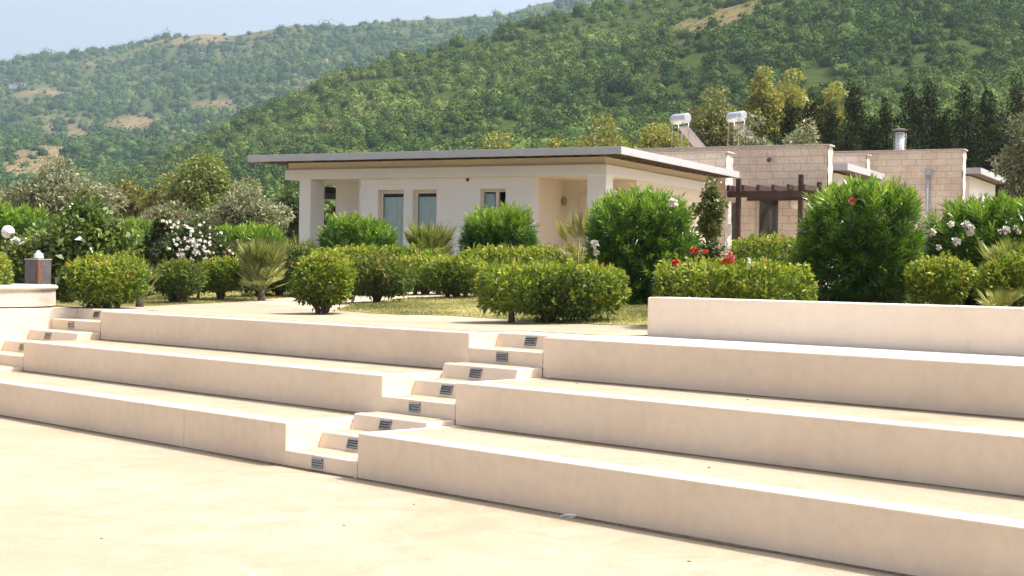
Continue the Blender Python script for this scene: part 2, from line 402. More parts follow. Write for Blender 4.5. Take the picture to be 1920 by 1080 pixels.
# wall that carries on above the tiers on the right
th = thing('parapet_wall', 'long low cream stucco parapet wall standing on the top terrace before the oleanders', 'wall', tn(-10.25, 11.66, 1.2))
o_ = Vector(th.location); xf = lambda v: tn(v.x, v.y, v.z) - o_
bm = bmesh.new(); box(bm, (-10.25, 11.66, 1.0), (T_END, 12.0, 1.598), 0, .014, xf); obj('wall_body', bm, M['parapet'], th)
bm = bmesh.new(); box(bm, (-10.236, 11.674, 1.58), (T_END, 11.986, 1.601), 0, 0, xf); obj('wall_cap', bm, M['coping'], th)

parts_ = []
for k in range(3):
    for (a, b) in ((LCUT[1], CUT[0]), (CUT[0], CUT[1]) if k == 0 else (0, 0), (CUT[1], T_END)):
        if a == b: continue
        tt_ = np.arange(a, b, .04); wd_ = .018 + .016 * fbm(tt_, tt_ * 0, 40 + k, 4, 2.5) + rng.uniform(0, .006, len(tt_)); wd_ = np.clip(wd_, .002, .08)
        In = tt_[:, None] * TV + (N0[k] - .0005) * NV; Ou = tt_[:, None] * TV + (N0[k] - wd_)[:, None] * NV
        V = np.concatenate([np.c_[Ou, np.full(len(tt_), LV[k] + .0045)], np.c_[In, np.full(len(tt_), LV[k] + .012)]]); n_ = len(tt_)
        Fq = np.stack([np.arange(n_ - 1), np.arange(1, n_), np.arange(1, n_) + n_, np.arange(n_ - 1) + n_], 1); parts_.append((V, Fq, np.zeros(len(Fq))))
V, Fq, _t = join(parts_)
o = struct('dirt', mesh_np('dirt', V, Fq), simple('brown_dirt', (.20, .14, .09), .95, 0, .4, 20), 'stuff', 'thin line of blown brown dirt along the feet of the terrace tiers'); o['category'] = 'dirt'
# step light: louvred steel grille, origin at its back centre, facing -y, 0.12 wide
def grille_mesh():
    bm = bmesh.new(); w_, h_ = .078, .045
    box(bm, (-w_, -.004, -h_), (w_, .02, h_), 0)
    box(bm, (-w_, -.014, h_ - .016), (w_, -.0045, h_), 1, .002)
    for q in range(3):
        z = h_ - .034 - q * .024
        vs = [bm.verts.new(c) for c in ((-w_ + .004, -.0045, z + .012), (w_ - .004, -.0045, z + .012), (w_ - .004, -.013, z - .001), (-w_ + .004, -.013, z - .001))]
        bm.faces.new(vs).material_index = 1
        vs = [bm.verts.new(c) for c in ((-w_ + .004, -.013, z - .001), (w_ - .004, -.013, z - .001), (w_ - .004, -.0045, z - .004), (-w_ + .004, -.0045, z - .004))]
        bm.faces.new(vs).material_index = 1
    for s in (-1, 1): box(bm, (s * w_ - .003, -.012, -h_), (s * w_ + .003, -.0045, h_ - .017), 1)
    me = bpy.data.meshes.new('step_light'); bm.to_mesh(me); bm.free()
    me.materials.append(M['black_metal']); me.materials.append(M['steel']); return me
GR = grille_mesh()
PHI = math.atan2(TV[1], TV[0])
def staircase(label, c0, c1, light_t):
    th = thing('staircase', label, 'stairs', tn(c0, N0[0], 0), 0, 'stairs cut into the terraces')
    o_ = Vector(th.location)
    TR = 1.13 / 3
    for i in range(1, 9):
        n0 = N0[0] + TR * (i - 1); z0 = .15 * (i - 1) - (.0 if i > 1 else .05); z1 = .15 * i
        lean = 0.0 if i in (1, 4, 7) else .045
        n1 = N0[0] + TR * i + .05 if i not in (3, 6) else N0[i // 3]
        if i == 8: n1 = n0 + .5; z1 = 1.2
        bm = bmesh.new(); e = .002
        def pt(t, n, z): return bm.verts.new(tn(t, n, z) - o_)
        a, b = c0 + e, c1 - e
        v = [pt(a, n0, z0), pt(b, n0, z0), pt(b, n1, z0), pt(a, n1, z0), pt(a, n0 + lean, z1), pt(b, n0 + lean, z1), pt(b, n1, z1), pt(a, n1, z1)]
        fl = [bm.faces.new([v[q] for q in f]) for f in ((0, 3, 2, 1), (4, 5, 6, 7), (0, 1, 5, 4), (1, 2, 6, 5), (2, 3, 7, 6), (3, 0, 4, 7))]
        fl[1].material_index = 1
        bmesh.ops.bevel(bm, geom=[ed for ed in fl[1].edges], offset=.012, segments=2, profile=.5, affect='EDGES')
        if i != 8:
            box(bm, (a + .04, n0 + lean + .075, z1), (b - .04, n1 - .055, z1 + .003), 2, 0, lambda q: tn(q.x, q.y, q.z) - o_)
        st = obj('step', bm, [M['stucco'], M['coping'], M['paving']], th)
        lt = c0 + (c1 - c0) * light_t
        g = bpy.data.objects.new('step_light', GR); C.objects.link(g); g.parent = st
        g.location = tn(lt, n0 + lean * .5 - .002, (z0 if i > 1 else 0) + .078) - o_
        g.rotation_euler = (-math.atan2(lean, .15), 0, PHI)
    return th
staircase('concrete steps cut through the middle of the terraces with louvred steel step lights', CUT[0], CUT[1], .47)
staircase('concrete steps at the far end of the terraces beside the round white basin', LCUT[0], LCUT[1], .42)
# tall side wall left of the far stairs
bm = bmesh.new(); box(bm, (-24, 4.0, -.05), (LCUT[0], 13.0, 1.19), 0, .012, tnx)
o = obj('end_wall', bm, M['parapet']); tag(o, 'sunlit cream end wall closing the terraces under the round basin', 'wall')

# ================================================================== garden ground
def poly_mask(poly, X, Y):
    ins = np.zeros(X.shape, bool); n = len(poly)
    for i in range(n):
        x1, y1 = poly[i]; x2, y2 = poly[(i + 1) % n]
        c = ((y1 > Y) != (y2 > Y)) & (X < (x2 - x1) * (Y - y1) / (y2 - y1 + 1e-12) + x1); ins ^= c
    return ins
def sheet(poly, dz, cell=.1, rag=.0, seed=1):
    P = np.array([(p[0], p[1]) for p in poly]); lo = P.min(0) - .2; hi = P.max(0) + .2
    nx, ny = int((hi[0] - lo[0]) / cell) + 1, int((hi[1] - lo[1]) / cell) + 1
    gx = lo[0] + np.arange(nx + 1) * cell; gy = lo[1] + np.arange(ny + 1) * cell
    X, Y = np.meshgrid(gx, gy); cx = (X[:-1, :-1] + cell / 2); cy = (Y[:-1, :-1] + cell / 2)
    rx = fbm(cx, cy, seed, 3, 3.0) * rag; ry = fbm(cx, cy, seed + 5, 3, 3.0) * rag
    m = poly_mask([tuple(p) for p in P], cx + rx, cy + ry)
    idx = np.arange(X.size).reshape(X.shape)
    q = np.stack([idx[:-1, :-1], idx[:-1, 1:], idx[1:, 1:], idx[1:, :-1]], -1)[m]
    V = np.stack([X.ravel(), Y.ravel(), gz(X, Y).ravel() + dz], 1)
    used = np.unique(q); rm = np.zeros(len(V), int); rm[used] = np.arange(len(used))
    return V[used], rm[q]
# soil base: fine near, coarse far
xs = np.concatenate([np.arange(-70, -30, 4), np.arange(-30, 30, .5), np.arange(30, 71, 4)])
ys = np.concatenate([np.arange(6, 45, .5), np.arange(45, 171, 5)])
X, Y = np.meshgrid(xs, ys); idx = np.arange(X.size).reshape(X.shape)
q = np.stack([idx[:-1, :-1], idx[:-1, 1:], idx[1:, 1:], idx[1:, :-1]], -1).reshape(-1, 4)
cen_n = ((X * NV[0] + Y * NV[1]).ravel()[q]).min(1); cen_t = (X * TV[0] + Y * TV[1]).ravel()[q].mean(1)
q = q[cen_n > 11.95]
V = np.stack([X.ravel(), Y.ravel(), gz(X, Y).ravel() - .03], 1)
struct('garden_ground', mesh_np('garden_ground', V, q), M['soil'])
G = lambda x, y: ground_hit(x, y)
# upper plaza (T3 level paving, follows the ground)
pl = [tn(-30, 11.0), tn(LCUT[0] - .06, 11.0), tn(LCUT[0] - .06, 11.3), tn(LCUT[1] + .06, 11.3), tn(LCUT[1] + .06, 10.68), tn(CUT[0] - .06, 10.68), tn(CUT[0] - .06, 11.28), tn(CUT[1] + .06, 11.28), tn(-10.3, 11.28), tn(-10.3, 11.7),
      G(1235, 625), G(1222, 611), G(1100, 606), G(1000, 602), G(850, 592), G(720, 587), G(640, 584), G(570, 579), G(500, 570), G(440, 566), G(330, 571), G(200, 574), G(100, 573), tn(-30, 14)]
V, q = sheet(pl, .0055, .06); struct('upper_plaza', mesh_np('upper_plaza', V, q), M['paving'])
path = [G(440, 566), G(520, 560), G(570, 557), G(640, 553), G(720, 549), G(800, 545), G(895, 543), G(905, 556), G(840, 557), G(760, 560), G(700, 566), G(660, 574), G(636, 584), G(570, 580), G(500, 572)]
V, q = sheet(path, .008, .06, .02); struct('garden_path', mesh_np('garden_path', V, q), M['path'])
lawns = [[G(630, 584), G(665, 573), G(705, 566), G(770, 560), G(850, 557), G(1000, 555), G(1240, 552), G(1236, 610), G(1222, 612), G(1100, 608), G(1000, 604), G(850, 594), G(720, 589)],
         [G(100, 574), G(200, 575), G(330, 572), G(440, 567), G(520, 560), G(570, 556), G(565, 549), G(480, 546), G(300, 548), G(105, 545)]]
blades = []
for i, lp in enumerate(lawns):
    V, q = sheet(lp, .012, .06, .05, 11 + i); struct('lawn', mesh_np('lawn', V, q), M['lawn'])
    cc = V[q].mean(1); keep = cc[:, 1] < 30
    cc = cc[keep]; r_ = 14 if i == 0 else 9
    Pb = np.repeat(cc, r_, 0) + rng.uniform(-.03, .03, (len(cc) * r_, 3)) * [1, 1, 0]
    dens = fbm(Pb[:, 0], Pb[:, 1], 31, 3, 1.6); sel = rng.random(len(Pb)) < np.clip(.5 + .35 * dens, .12, 1); Pb = Pb[sel]; dens = dens[sel]
    d = rng.normal(size=(len(Pb), 3)) * [.6, .6, .2] + [0, 0, .8]
    Vb, Fb = leaves(Pb - [0, 0, .005], d, rng.uniform(.025, .065, len(Pb)), .008, .2)
    blades.append((Vb, Fb, np.clip(.5 - .22 * dens + rng.normal(0, .2, len(Pb)), 0, 1)))
Vb, Fb, Tb = join(blades)
o = struct('grass', mesh_np('grass', Vb, Fb, Tb), L['grass'], 'stuff', 'short dry grass on the lawns'); o['category'] = 'grass'
# low kerb behind the parapet
a, b = atD(1690, 556, 24.5), atD(1870, 560, 24.5)
bm = bmesh.new()
box(bm, (-1.2, -.07, -.1), (1.3, .07, .16), 0, .01)
o = obj('garden_kerb', bm, M['coping']); o.location = (atD(1775, 558, 24).x, 24, float(gz(atD(1775, 558, 24).x, 24))); o.rotation_euler = (0, 0, -.05)
tag(o, 'low pale kerb edging the bed behind the parapet wall', 'kerb')
# ================================================================== bungalows
HA = R_(26.5)
HO = Vector((2.007, 33.0, 1.5))
def H(s, m, z=1.5):
    return Vector((HO.x + s * math.cos(HA) + m * math.sin(HA), HO.y - s * math.sin(HA) + m * math.cos(HA), z))
def wallgrid(bm, s0, s1, z0, z1, m0, m1, opens, mi=0):
    """wall slab in the s-z plane from m0 to m1 with real openings (s0,s1,z0,z1)"""
    S = sorted({s0, s1, *[v for o in opens for v in o[:2]]}); Z = sorted({z0, z1, *[v for o in opens for v in o[2:]]})
    def solid(i, j):
        if i < 0 or j < 0 or i >= len(S) - 1 or j >= len(Z) - 1: return False
        c = ((S[i] + S[i + 1]) / 2, (Z[j] + Z[j + 1]) / 2)
        return not any(o[0] < c[0] < o[1] and o[2] < c[1] < o[3] for o in opens)
    vc = {}
    def v(s, m, z):
        k = (round(s, 4), round(m, 4), round(z, 4))
        if k not in vc: vc[k] = bm.verts.new((s, m, z))
        return vc[k]
    def face(*p): bm.faces.new([v(*x) for x in p]).material_index = mi
    for i in range(len(S) - 1):
        for j in range(len(Z) - 1):
            if not solid(i, j): continue
            a, b, c, d = S[i], S[i + 1], Z[j], Z[j + 1]
            face((a, m0, c), (b, m0, c), (b, m0, d), (a, m0, d)); face((b, m1, c), (a, m1, c), (a, m1, d), (b, m1, d))
            if not solid(i - 1, j): face((a, m1, c), (a, m0, c), (a, m0, d), (a, m1, d))
            if not solid(i + 1, j): face((b, m0, c), (b, m1, c), (b, m1, d), (b, m0, d))
            if not solid(i, j - 1): face((a, m1, c), (b, m1, c), (b, m0, c), (a, m0, c))
            if not solid(i, j + 1): face((a, m0, d), (b, m0, d), (b, m1, d), (a, m1, d))
def bx(name, a, b, m, par, bevel=.006):
    bm = bmesh.new(); box(bm, a, b, 0, bevel); return obj(name, bm, m, par)
Zr = 1.5   # local z = world z - Zr
house = thing('bungalow', 'white bungalow with overhanging flat grey-edged roof and corner porches', 'house', HO, -HA, 'row of flat-roofed bungalows')
# openings (local z)
wins = [(-5.86, -5.16, .05, 2.23), (-4.92, -4.28, .05, 2.23), (-3.15, -2.50, 1.0, 2.23)]
bm = bmesh.new(); wallgrid(bm, -6.33, -1.81, -.3, 2.5, .12, .42, wins); obj('front_wall', bm, M['house'], house)
bm = bmesh.new()
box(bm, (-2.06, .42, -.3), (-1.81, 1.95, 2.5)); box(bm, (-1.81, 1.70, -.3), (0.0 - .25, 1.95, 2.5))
obj('porch_wall', bm, M['house_bounce'], house)
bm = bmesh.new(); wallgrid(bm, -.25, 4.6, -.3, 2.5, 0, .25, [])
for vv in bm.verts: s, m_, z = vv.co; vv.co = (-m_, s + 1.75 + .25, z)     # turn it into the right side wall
bmesh.ops.recalc_face_normals(bm, faces=bm.faces); obj('side_wall', bm, M['house_bounce'], house)
bm = bmesh.new(); box(bm, (-8.0, 1.6, -.3), (-7.36 + .9, 1.85, 2.5)); box(bm, (-8.35, 3.2, -.3), (-8.1, 6.6, 2.5)); box(bm, (-6.58, .42, -.3), (-6.33, 1.6, 2.5)); box(bm, (-8.1, 6.4, -.3), (-.3, 6.6, 2.5))
obj('rear_wall', bm, M['house'], house)
bx('pillar', (-8.01, .02, -.3), (-7.69, .62, 2.5), M['house'], house); bx('pillar', (-.46, .02, -.3), (-.01, .40, 2.5), M['house'], house)
bm = bmesh.new(); box(bm, (-8.43, 0, 2.5), (0, 6.7, 2.735), 0, .008); obj('ring_beam', bm, M['house'], house)
bm = bmesh.new(); box(bm, (-8.37, .06, 2.736), (-.06, 6.64, 2.90), 0); obj('upper_band', bm, M['house_bounce'], house)
# roof: slab, fascia and purlins
rf = bx('roof', (-8.99, -.60, 2.99), (.55, 7.28, 3.0), M['roof_top'], house, 0)
bm = bmesh.new()
box(bm, (-9.05, -.66, 2.89), (.61, -.62, 3.05), 0, .004); box(bm, (-9.05, 7.30, 2.89), (.61, 7.34, 3.05), 0, .004)
box(bm, (-9.05, -.62, 2.89), (-9.01, 7.30, 3.05), 0, 0); box(bm, (.57, -.62, 2.89), (.61, 7.30, 3.05), 0, 0)
obj('fascia', bm, M['grey_metal'], rf)
bm = bmesh.new()
for i in range(22):
    s = -8.85 + i * .44; box(bm, (s, -.615, 2.905), (s + .06, .055, 2.985))
for i in range(18):
    m_ = .1 + i * .42; box(bm, (-.055, m_, 2.905), (.565, m_ + .06, 2.985)); box(bm, (-9.0, m_, 2.905), (-8.375, m_ + .06, 2.985))
obj('purlins', bm, M['purlin'], rf)
bm = bmesh.new(); box(bm, (-9.0, -.61, 2.9862), (.56, .055, 2.9892)); box(bm, (-.05, .06, 2.9862), (.56, 7.28, 2.9892)); obj('soffit', bm, M['soffit'], rf)
# windows
def window(par, o, mface, depth=.16, curtain=True, split=False, dark_half=False):
    s0, s1, z0, z1 = o; bm = bmesh.new(); t_ = .055; m0 = mface + depth
    wallgrid(bm, s0, s1, z0, z1, m0, m0 + .06, [(s0 + t_ * 1.6, s1 - t_, z0 + t_, z1 - t_ * 1.5)] if not split else [(s0 + t_, (s0 + s1) / 2 + .03, z0 + t_, z1 - t_ * 1.2), ((s0 + s1) / 2 + .11, s1 - .02, z0 + t_, z1 - t_ * 1.2)])
    wd = obj('window', bm, M['frame'], par)
    bm = bmesh.new(); box(bm, (s0 + t_, m0 + .03, z0 + t_), (s1 - t_ if not split else (s0 + s1) / 2 + .03, m0 + .036, z1 - t_)); obj('pane', bm, M['glass'], wd)
    if curtain:
        bm = bmesh.new(); k = 60; top = []; bot = []
        e1 = s1 - t_ if not split else (s0 + s1) / 2 - .03
        for i in range(k + 1):
            s = s0 + t_ * .8 + (e1 - s0 - t_ * .8) * i / k; m_ = m0 + .085 + .014 * math.sin(i * .9) + .008 * math.sin(i * 2.3)
            top.append(bm.verts.new((s, m_, z1 - .16 if not split else z1 - .1))); bot.append(bm.verts.new((s, m_ + .01, z0 + .02)))
        for i in range(k): bm.faces.new((bot[i], bot[i + 1], top[i + 1], top[i])).smooth = True
        obj('curtain', bm, M['curtain'], wd)
    return wd
for i, o in enumerate(wins): window(house, o, .12, .09, True, split=(i == 2))
bx('door', (-1.36, 1.64, -.05), (-.55, 1.698, 2.18), M['frame'], house)
bx('porch_window', (-1.0, 1.60, 1.2), (-.6, 1.638, 1.95), M['dark'], house)
bm = bmesh.new(); bmesh.ops.create_uvsphere(bm, u_segments=14, v_segments=10, radius=.065)
for v_ in bm.verts: v_.co = Vector((v_.co.x, v_.co.y * .6, v_.co.z * 1.6)) + Vector((-1.74, 1.62, 2.02))
obj('wall_lamp', bm, M['bark_pale'], house, True)
bm = bmesh.new(); bmesh.ops.create_uvsphere(bm, u_segments=10, v_segments=8, radius=.035)
for v_ in bm.verts: v_.co = v_.co + Vector((-3.47, .1, 2.44))
obj('wall_sensor', bm, M['black_metal'], house, True)
# dark rooms behind the windows
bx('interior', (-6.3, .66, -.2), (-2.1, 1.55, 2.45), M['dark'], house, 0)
# low and tall stone walls of the first bungalow
def stone_wall(par, s0, s1, m0, m1, z1, z0=-.3, opens=(), cap=True):
    bm = bmesh.new(); wallgrid(bm, s0, s1, z0, z1, m0, m1, list(opens)); wl_ = obj('stone_wall', bm, M['stone'], par)
    bm = bmesh.new(); n = 26                       # ragged broken end of the wall
    rr = random.Random(s1 * 100)
    grid = [[bm.verts.new((s1 + .004 + rr.uniform(0, .035), m0 + (m1 - m0) * i / 4, z0 + (z1 - z0) * j / n)) for i in range(5)] for j in range(n + 1)]
    for j in range(n):
        for i in range(4): bm.faces.new((grid[j][i], grid[j][i + 1], grid[j + 1][i + 1], grid[j + 1][i]))
    obj('wall_end', bm, M['rough'], wl_)
    if cap:
        bm = bmesh.new(); box(bm, (s0 - .02, m0 - .035, z1 + .002), (s1 + .07, m1 + .03, z1 + .045), 0, .005); obj('wall_cap', bm, M['roof_top'], wl_)
    return wl_
stone_wall(house, -2.6, .20, 7.42, 7.95, 3.55)
dop = (.36, 1.04, -.05, 2.5); wop = (-.55, -.06, .9, 2.45)
stone_wall(house, -5.2, 2.33, 9.5, 9.95, 3.86, -.3, [dop, wop])
d_ = window(house, dop, 9.5, .08, False); d_.name = 'glass_door'
window(house, wop, 9.5, .1, False)
bx('interior', (-.7, 9.99, -.2), (1.2, 10.6, 2.6), M['room'], house, 0)
bm = bmesh.new(); bmesh.ops.create_uvsphere(bm, u_segments=18, v_segments=12, radius=.17)
for v_ in bm.verts: v_.co = Vector((v_.co.x, v_.co.y * .55, v_.co.z)) + Vector((1.52, 9.42, 2.34))
obj('round_wall_lamp', bm, M['globe'], house, True)
bm = bmesh.new(); tube(bm, [(.75, 9.46, 3.52), (.75, 9.40, 3.5)], [.06, .06], 10); 
o = obj('vent', bm, M['stone_dark'], house)
# second and third bungalow
b2 = thing('bungalow', 'stone-walled bungalow behind the big oleander with white chimney and grey drainpipe', 'house', H(0, 12, 1.5), -HA, 'row of flat-roofed bungalows')
y0 = 12.0
bm = bmesh.new(); box(bm, (-6, .65, -.3), (1.75, 5.0, 3.36)); obj('front_wall', bm, M['house'], b2)
def canopy(par, s0, s1, m0, m1, z):
    r = bx('roof', (s0, m0 + .05, z + .1), (s1 - .05, m1 - .05, z + .115), M['roof_top'], par, 0)
    bm = bmesh.new(); box(bm, (s0, m0, z), (s1, m0 + .04, z + .19), 0, .004); box(bm, (s1 - .04, m0 + .04, z), (s1, m1, z + .19), 0, .004); obj('fascia', bm, M['grey_metal'], r)
    bm = bmesh.new(); box(bm, (s0, m0 + .045, z + .01), (s1 - .045, m1 - .05, z + .04)); obj('soffit', bm, M['soffit'], r)
    return r
canopy(b2, -6, 2.22, .1, 4.95, 3.40)
stone_wall(b2, -3.2, 1.55, 5.05, 5.5, 4.20)
wD = stone_wall(b2, -4, 4.14, 7.0, 7.55, 4.47)
pr = bmesh.new(); tube(pr, [(3.10, 6.90, -.2), (3.10, 6.90, 3.70)], .055, 10); box(pr, (3.0, 6.82, 3.68), (3.22, 6.98, 3.86), 0, .01); obj('drainpipe', pr, M['pipe'], b2)
ch = bmesh.new(); tube(ch, [(1.95, 8.0, 3.8), (1.95, 8.0, 5.18)], .155, 14); c_ = obj('chimney', ch, M['white_metal'], b2)
cg = bmesh.new()
for q_ in range(12):
    a_ = q_ * math.pi / 6; tube(cg, [(1.95 + .2 * math.cos(a_), 8 + .2 * math.sin(a_), 4.4), (1.95 + .2 * math.cos(a_), 8 + .2 * math.sin(a_), 5.16)], .008, 4)
for q_ in range(6):
    z_ = 4.5 + q_ * .12; tube(cg, [(1.95 + .2 * math.cos(a_ * math.pi / 6), 8 + .2 * math.sin(a_ * math.pi / 6), z_) for a_ in range(13)], .007, 4, 0, False)
obj('wire_guard', cg, M['steel'], c_)
cc_ = bmesh.new(); bmesh.ops.create_cone(cc_, segments=16, radius1=.27, radius2=.10, depth=.05, cap_ends=True)
for v_ in cc_.verts: v_.co += Vector((1.95, 8, 5.28))
obj('chimney_cap', cc_, M['soffit'], c_)
b3 = thing('bungalow', 'farthest bungalow with grey canopy jutting out beyond the stone wall', 'house', H(0, 20.4, 1.5), -HA, 'row of flat-roofed bungalows')
canopy(b3, -3, 4.45, .2, 6.2, 3.83)
bm = bmesh.new(); box(bm, (-3, .8, -.3), (4.0, 6.0, 3.8)); obj('front_wall', bm, M['house'], b3)
bm = bmesh.new(); box(bm, (-13.5, 6.1, -.3), (-1.5, 17, 4.42)); obj('rear_block', bm, M['stone'], b3)
bm = bmesh.new(); prism(bm, [H(-1.8, -.7), H(.7, -.7), H(.7, 4.5), H(5.5, 4.5), H(6.5, 26), H(-12, 26), H(-12, 5.5), H(-1.8, 5.5)], 1.2, 1.535)
struct('bungalow_terrace', bm, M['path'])
# pergolas
def pergola(label, base, rz, posts, beam, rafters, rz0, rz1):
    p = thing('pergola', label, 'pergola', base, rz, 'brown timber pergolas')
    for (s, m_, h_) in posts: bx('post', (s - .06, m_ - .06, -.3), (s + .06, m_ + .06, h_), M['timber'], p)
    for bb in beam: bx('beam', bb[0], bb[1], M['timber'], p)
    for s in rafters:
        bx('rafter', (s - .04, rz0, beam[0][1][2] + .003), (s + .04, rz1, beam[0][1][2] + .15), M['timber'], p)
    return p
pergola('brown timber pergola in front of the glass door of the stone wall', H(0, 7.6), -HA,
        [(.48, .09, 2.9), (2.14, .09, 2.98), (2.32, 1.2, 2.85)], [((.22, -.07, 2.40), (2.6, .015, 2.56)), ((.22, 1.60, 2.40), (2.6, 1.70, 2.56))],
        [.30, .70, 1.10, 1.50, 1.90, 2.30], -.25, 1.78)
pergola('dark timber pergola seen through the porch of the white bungalow', H(-9.95, 2.9), -HA,
        [(.62, .0, 3.0), (1.9, 1.9, 2.5)], [((.4, -.12, 2.18), (3.4, -.01, 2.34)), ((.4, 1.9, 2.18), (3.4, 2.0, 2.34))], [.5, .95, 1.4, 1.85, 2.3, 2.75, 3.2], -.3, 2.1)
# sun loungers in front of the stone wall
def lounger(label, loc, rz):
    l = thing('sun_lounger', label, 'sun lounger', loc, rz, 'loungers on the bungalow terraces')
    bm = bmesh.new()
    for s in (-.28, .26): box(bm, (s, -1.0, .28), (s + .03, .35, .32))
    for y_ in np.arange(-.98, .3, .11): box(bm, (-.25, y_, .30), (.255, y_ + .07, .318))
    obj('seat', bm, M['white_metal'], l)
    bm = bmesh.new()
    rot = lambda v: Vector((v.x, .35 + v.y * math.cos(.75), .31 + v.y * math.sin(.75) + v.z))
    for s in (-.28, .26): box(bm, (s, 0, 0), (s + .03, .85, .03), 0, 0, rot)
    for y_ in np.arange(.03, .84, .09): box(bm, (-.25, y_, .005), (.255, y_ + .06, .022), 0, 0, rot)
    obj('backrest', bm, M['white_metal'], l)
    for s in (-.26, .26):
        for y_ in (-.9, .2): bx('leg', (s - .015, y_ - .015, 0), (s + .015, y_ + .015, .29), M['white_metal'], l)
    return l
lounger('white slatted sun lounger leaning by the pergola post', H(.38, 9.0, 1.9), R_(95))
lounger('white slatted sun lounger beside the glass door, half behind the big oleander', H(1.28, 8.9, 1.9), R_(-120))
p_ = H(-1.55, .75, 1.62)
ll = lounger('dark cushioned lounger behind the hedge in front of the corner porch', p_, R_(70))
bm = bmesh.new(); box(bm, (-.24, -.95, .32), (.24, .34, .40), 0, .02); obj('cushion', bm, M['black_metal'], ll)
# ================================================================== solar heaters
def heater(label, px, py, D):
    c = atD(px, py, D); base_z = 5.92; SC = 1.3
    h_ = thing('solar_heater', label, 'water heater', (c.x, c.y, base_z), 0, 'solar water heaters on the roof'); h_.scale = (SC, SC, SC)
    top = (c.z - base_z) / SC
    bm = bmesh.new(); ax = Vector((.55, -.83, 0)).normalized(); L2 = .36
    tube(bm, [ax * -L2 + Vector((0, 0, top)), ax * -(L2 - .03) + Vector((0, 0, top)), ax * (L2 - .03) + Vector((0, 0, top)), ax * L2 + Vector((0, 0, top))], [.13, .165, .165, .13], 20)
    obj('tank', bm, M['tank'], h_)
    for s in (-.25, .25):
        for o_ in (-.12, .12):
            q_ = ax * s; bm = bmesh.new(); sx = Vector((-ax.y, ax.x, 0)) * o_
            tube(bm, [q_ + sx * 1.3 + Vector((0, 0, 0)), q_ + sx + Vector((0, 0, top - .14))], .012, 6); obj('leg', bm, M['steel'], h_)
    bm = bmesh.new(); dx = Vector((.86, .30, -.92)).normalized(); sd_ = Vector((.33, -.94, 0)); nr_ = dx.cross(sd_).normalized()
    st = Vector((.10, 0, top - .22))
    vs = []
    for n_ in (0, .07):
        for (a_, b_) in ((0, -.30), (2.1, -.30), (2.1, .30), (0, .30)): vs.append(bm.verts.new(st + dx * a_ + sd_ * b_ + nr_ * n_))
    for f in ((0, 3, 2, 1), (4, 5, 6, 7), (0, 1, 5, 4), (1, 2, 6, 5), (2, 3, 7, 6), (3, 0, 4, 7)): bm.faces.new([vs[i] for i in f])
    bmesh.ops.recalc_face_normals(bm, faces=bm.faces)
    obj('collector_panel', bm, M['collector'], h_)
    bm = bmesh.new(); e_ = ax * .30
    tube(bm, [e_ + Vector((0, 0, top - .16)), e_ + Vector((.05, .02, top - .34)), e_ + Vector((.35, .15, top - .62)), e_ + Vector((.8, .35, top - 1.15))], .014, 6); obj('water_pipe', bm, M['black_metal'], h_)
heater('silver solar water tank on the roof with its collector panel in full view', 1276, 223, 63)
heater('silver solar water tank on the roof, half behind the pale olive crown', 1381, 219, 64)

# ================================================================== fountain, lamp, litter
fc = atD(-95, 555, 22.9)
th = thing('round_basin', 'round pale basin with grooved side overhanging the end wall', 'basin', (fc.x, fc.y, 1.2))
bm = bmesh.new(); RB = 1.56; n = 72; prof = [(RB - .10, 0.0)]
for i in range(14):
    z = .02 + i * .017; prof += [(RB - .02, z), (RB - .028, z + .010)]
prof += [(RB - .02, .262)]
rings = [[bm.verts.new((r * math.cos(2 * math.pi * k / n), r * math.sin(2 * math.pi * k / n), z)) for k in range(n)] for r, z in prof]
for a_, b_ in zip(rings, rings[1:]):
    for k in range(n): bm.faces.new((a_[k], a_[(k + 1) % n], b_[(k + 1) % n], b_[k]))
bm.faces.new(rings[0][::-1]); obj('bowl', bm, M['fountain_white'], th)
bm = bmesh.new(); prof = [(RB - .02, .264), (RB + .005, .27), (RB + .012, .30), (RB - .01, .325), (RB - .22, .33), (RB - .24, .25)]
rings = [[bm.verts.new((r * math.cos(2 * math.pi * k / n), r * math.sin(2 * math.pi * k / n), z)) for k in range(n)] for r, z in prof]
for a_, b_ in zip(rings, rings[1:]):
    for k in range(n): bm.faces.new((a_[k], a_[(k + 1) % n], b_[(k + 1) % n], b_[k])).smooth = True
obj('rim', bm, M['coping'], th)
bm = bmesh.new(); bm.faces.new([bm.verts.new(((RB - .23) * math.cos(2 * math.pi * k / n), (RB - .23) * math.sin(2 * math.pi * k / n), .26)) for k in range(n)]); obj('basin_water', bm, M['pipe'], th)
c = atD(71, 531, 25.0); zb = float(gz(c.x, c.y))
th = thing('fountain_pillar', 'dark stone pillar with rusty corner and white water bubbling on top', 'fountain', (c.x, c.y, zb), R_(-28))
ht = atD(71, 487, 25).z - zb
bm = bmesh.new(); box(bm, (-.15, -.15, -.05), (.15, .15, ht), 0, .012); obj('pillar_body', bm, M['stone_dark'], th)
bm = bmesh.new(); box(bm, (.085, -.154, 0), (.154, -.06, ht - .004), 0, .004); obj('rusty_corner', bm, M['rust'], th)
bm = bmesh.new(); box(bm, (-.156, -.156, ht + .001), (.156, .156, ht + .012), 0, .004); obj('top_slab', bm, M['fountain_white'], th)
bm = bmesh.new(); bmesh.ops.create_icosphere(bm, subdivisions=3, radius=1)
for v_ in bm.verts:
    p = v_.co.copy(); k = .8 + .3 * math.sin(p.x * 7) * math.sin(p.y * 6 + 1) + .2 * math.sin(p.z * 9)
    v_.co = Vector((p.x * .06 * k * (1.3 - p.z * .5), p.y * .06 * k * (1.3 - p.z * .5), ht + .075 + p.z * .075))
obj('water_bubble', bm, M['water'], th, True)
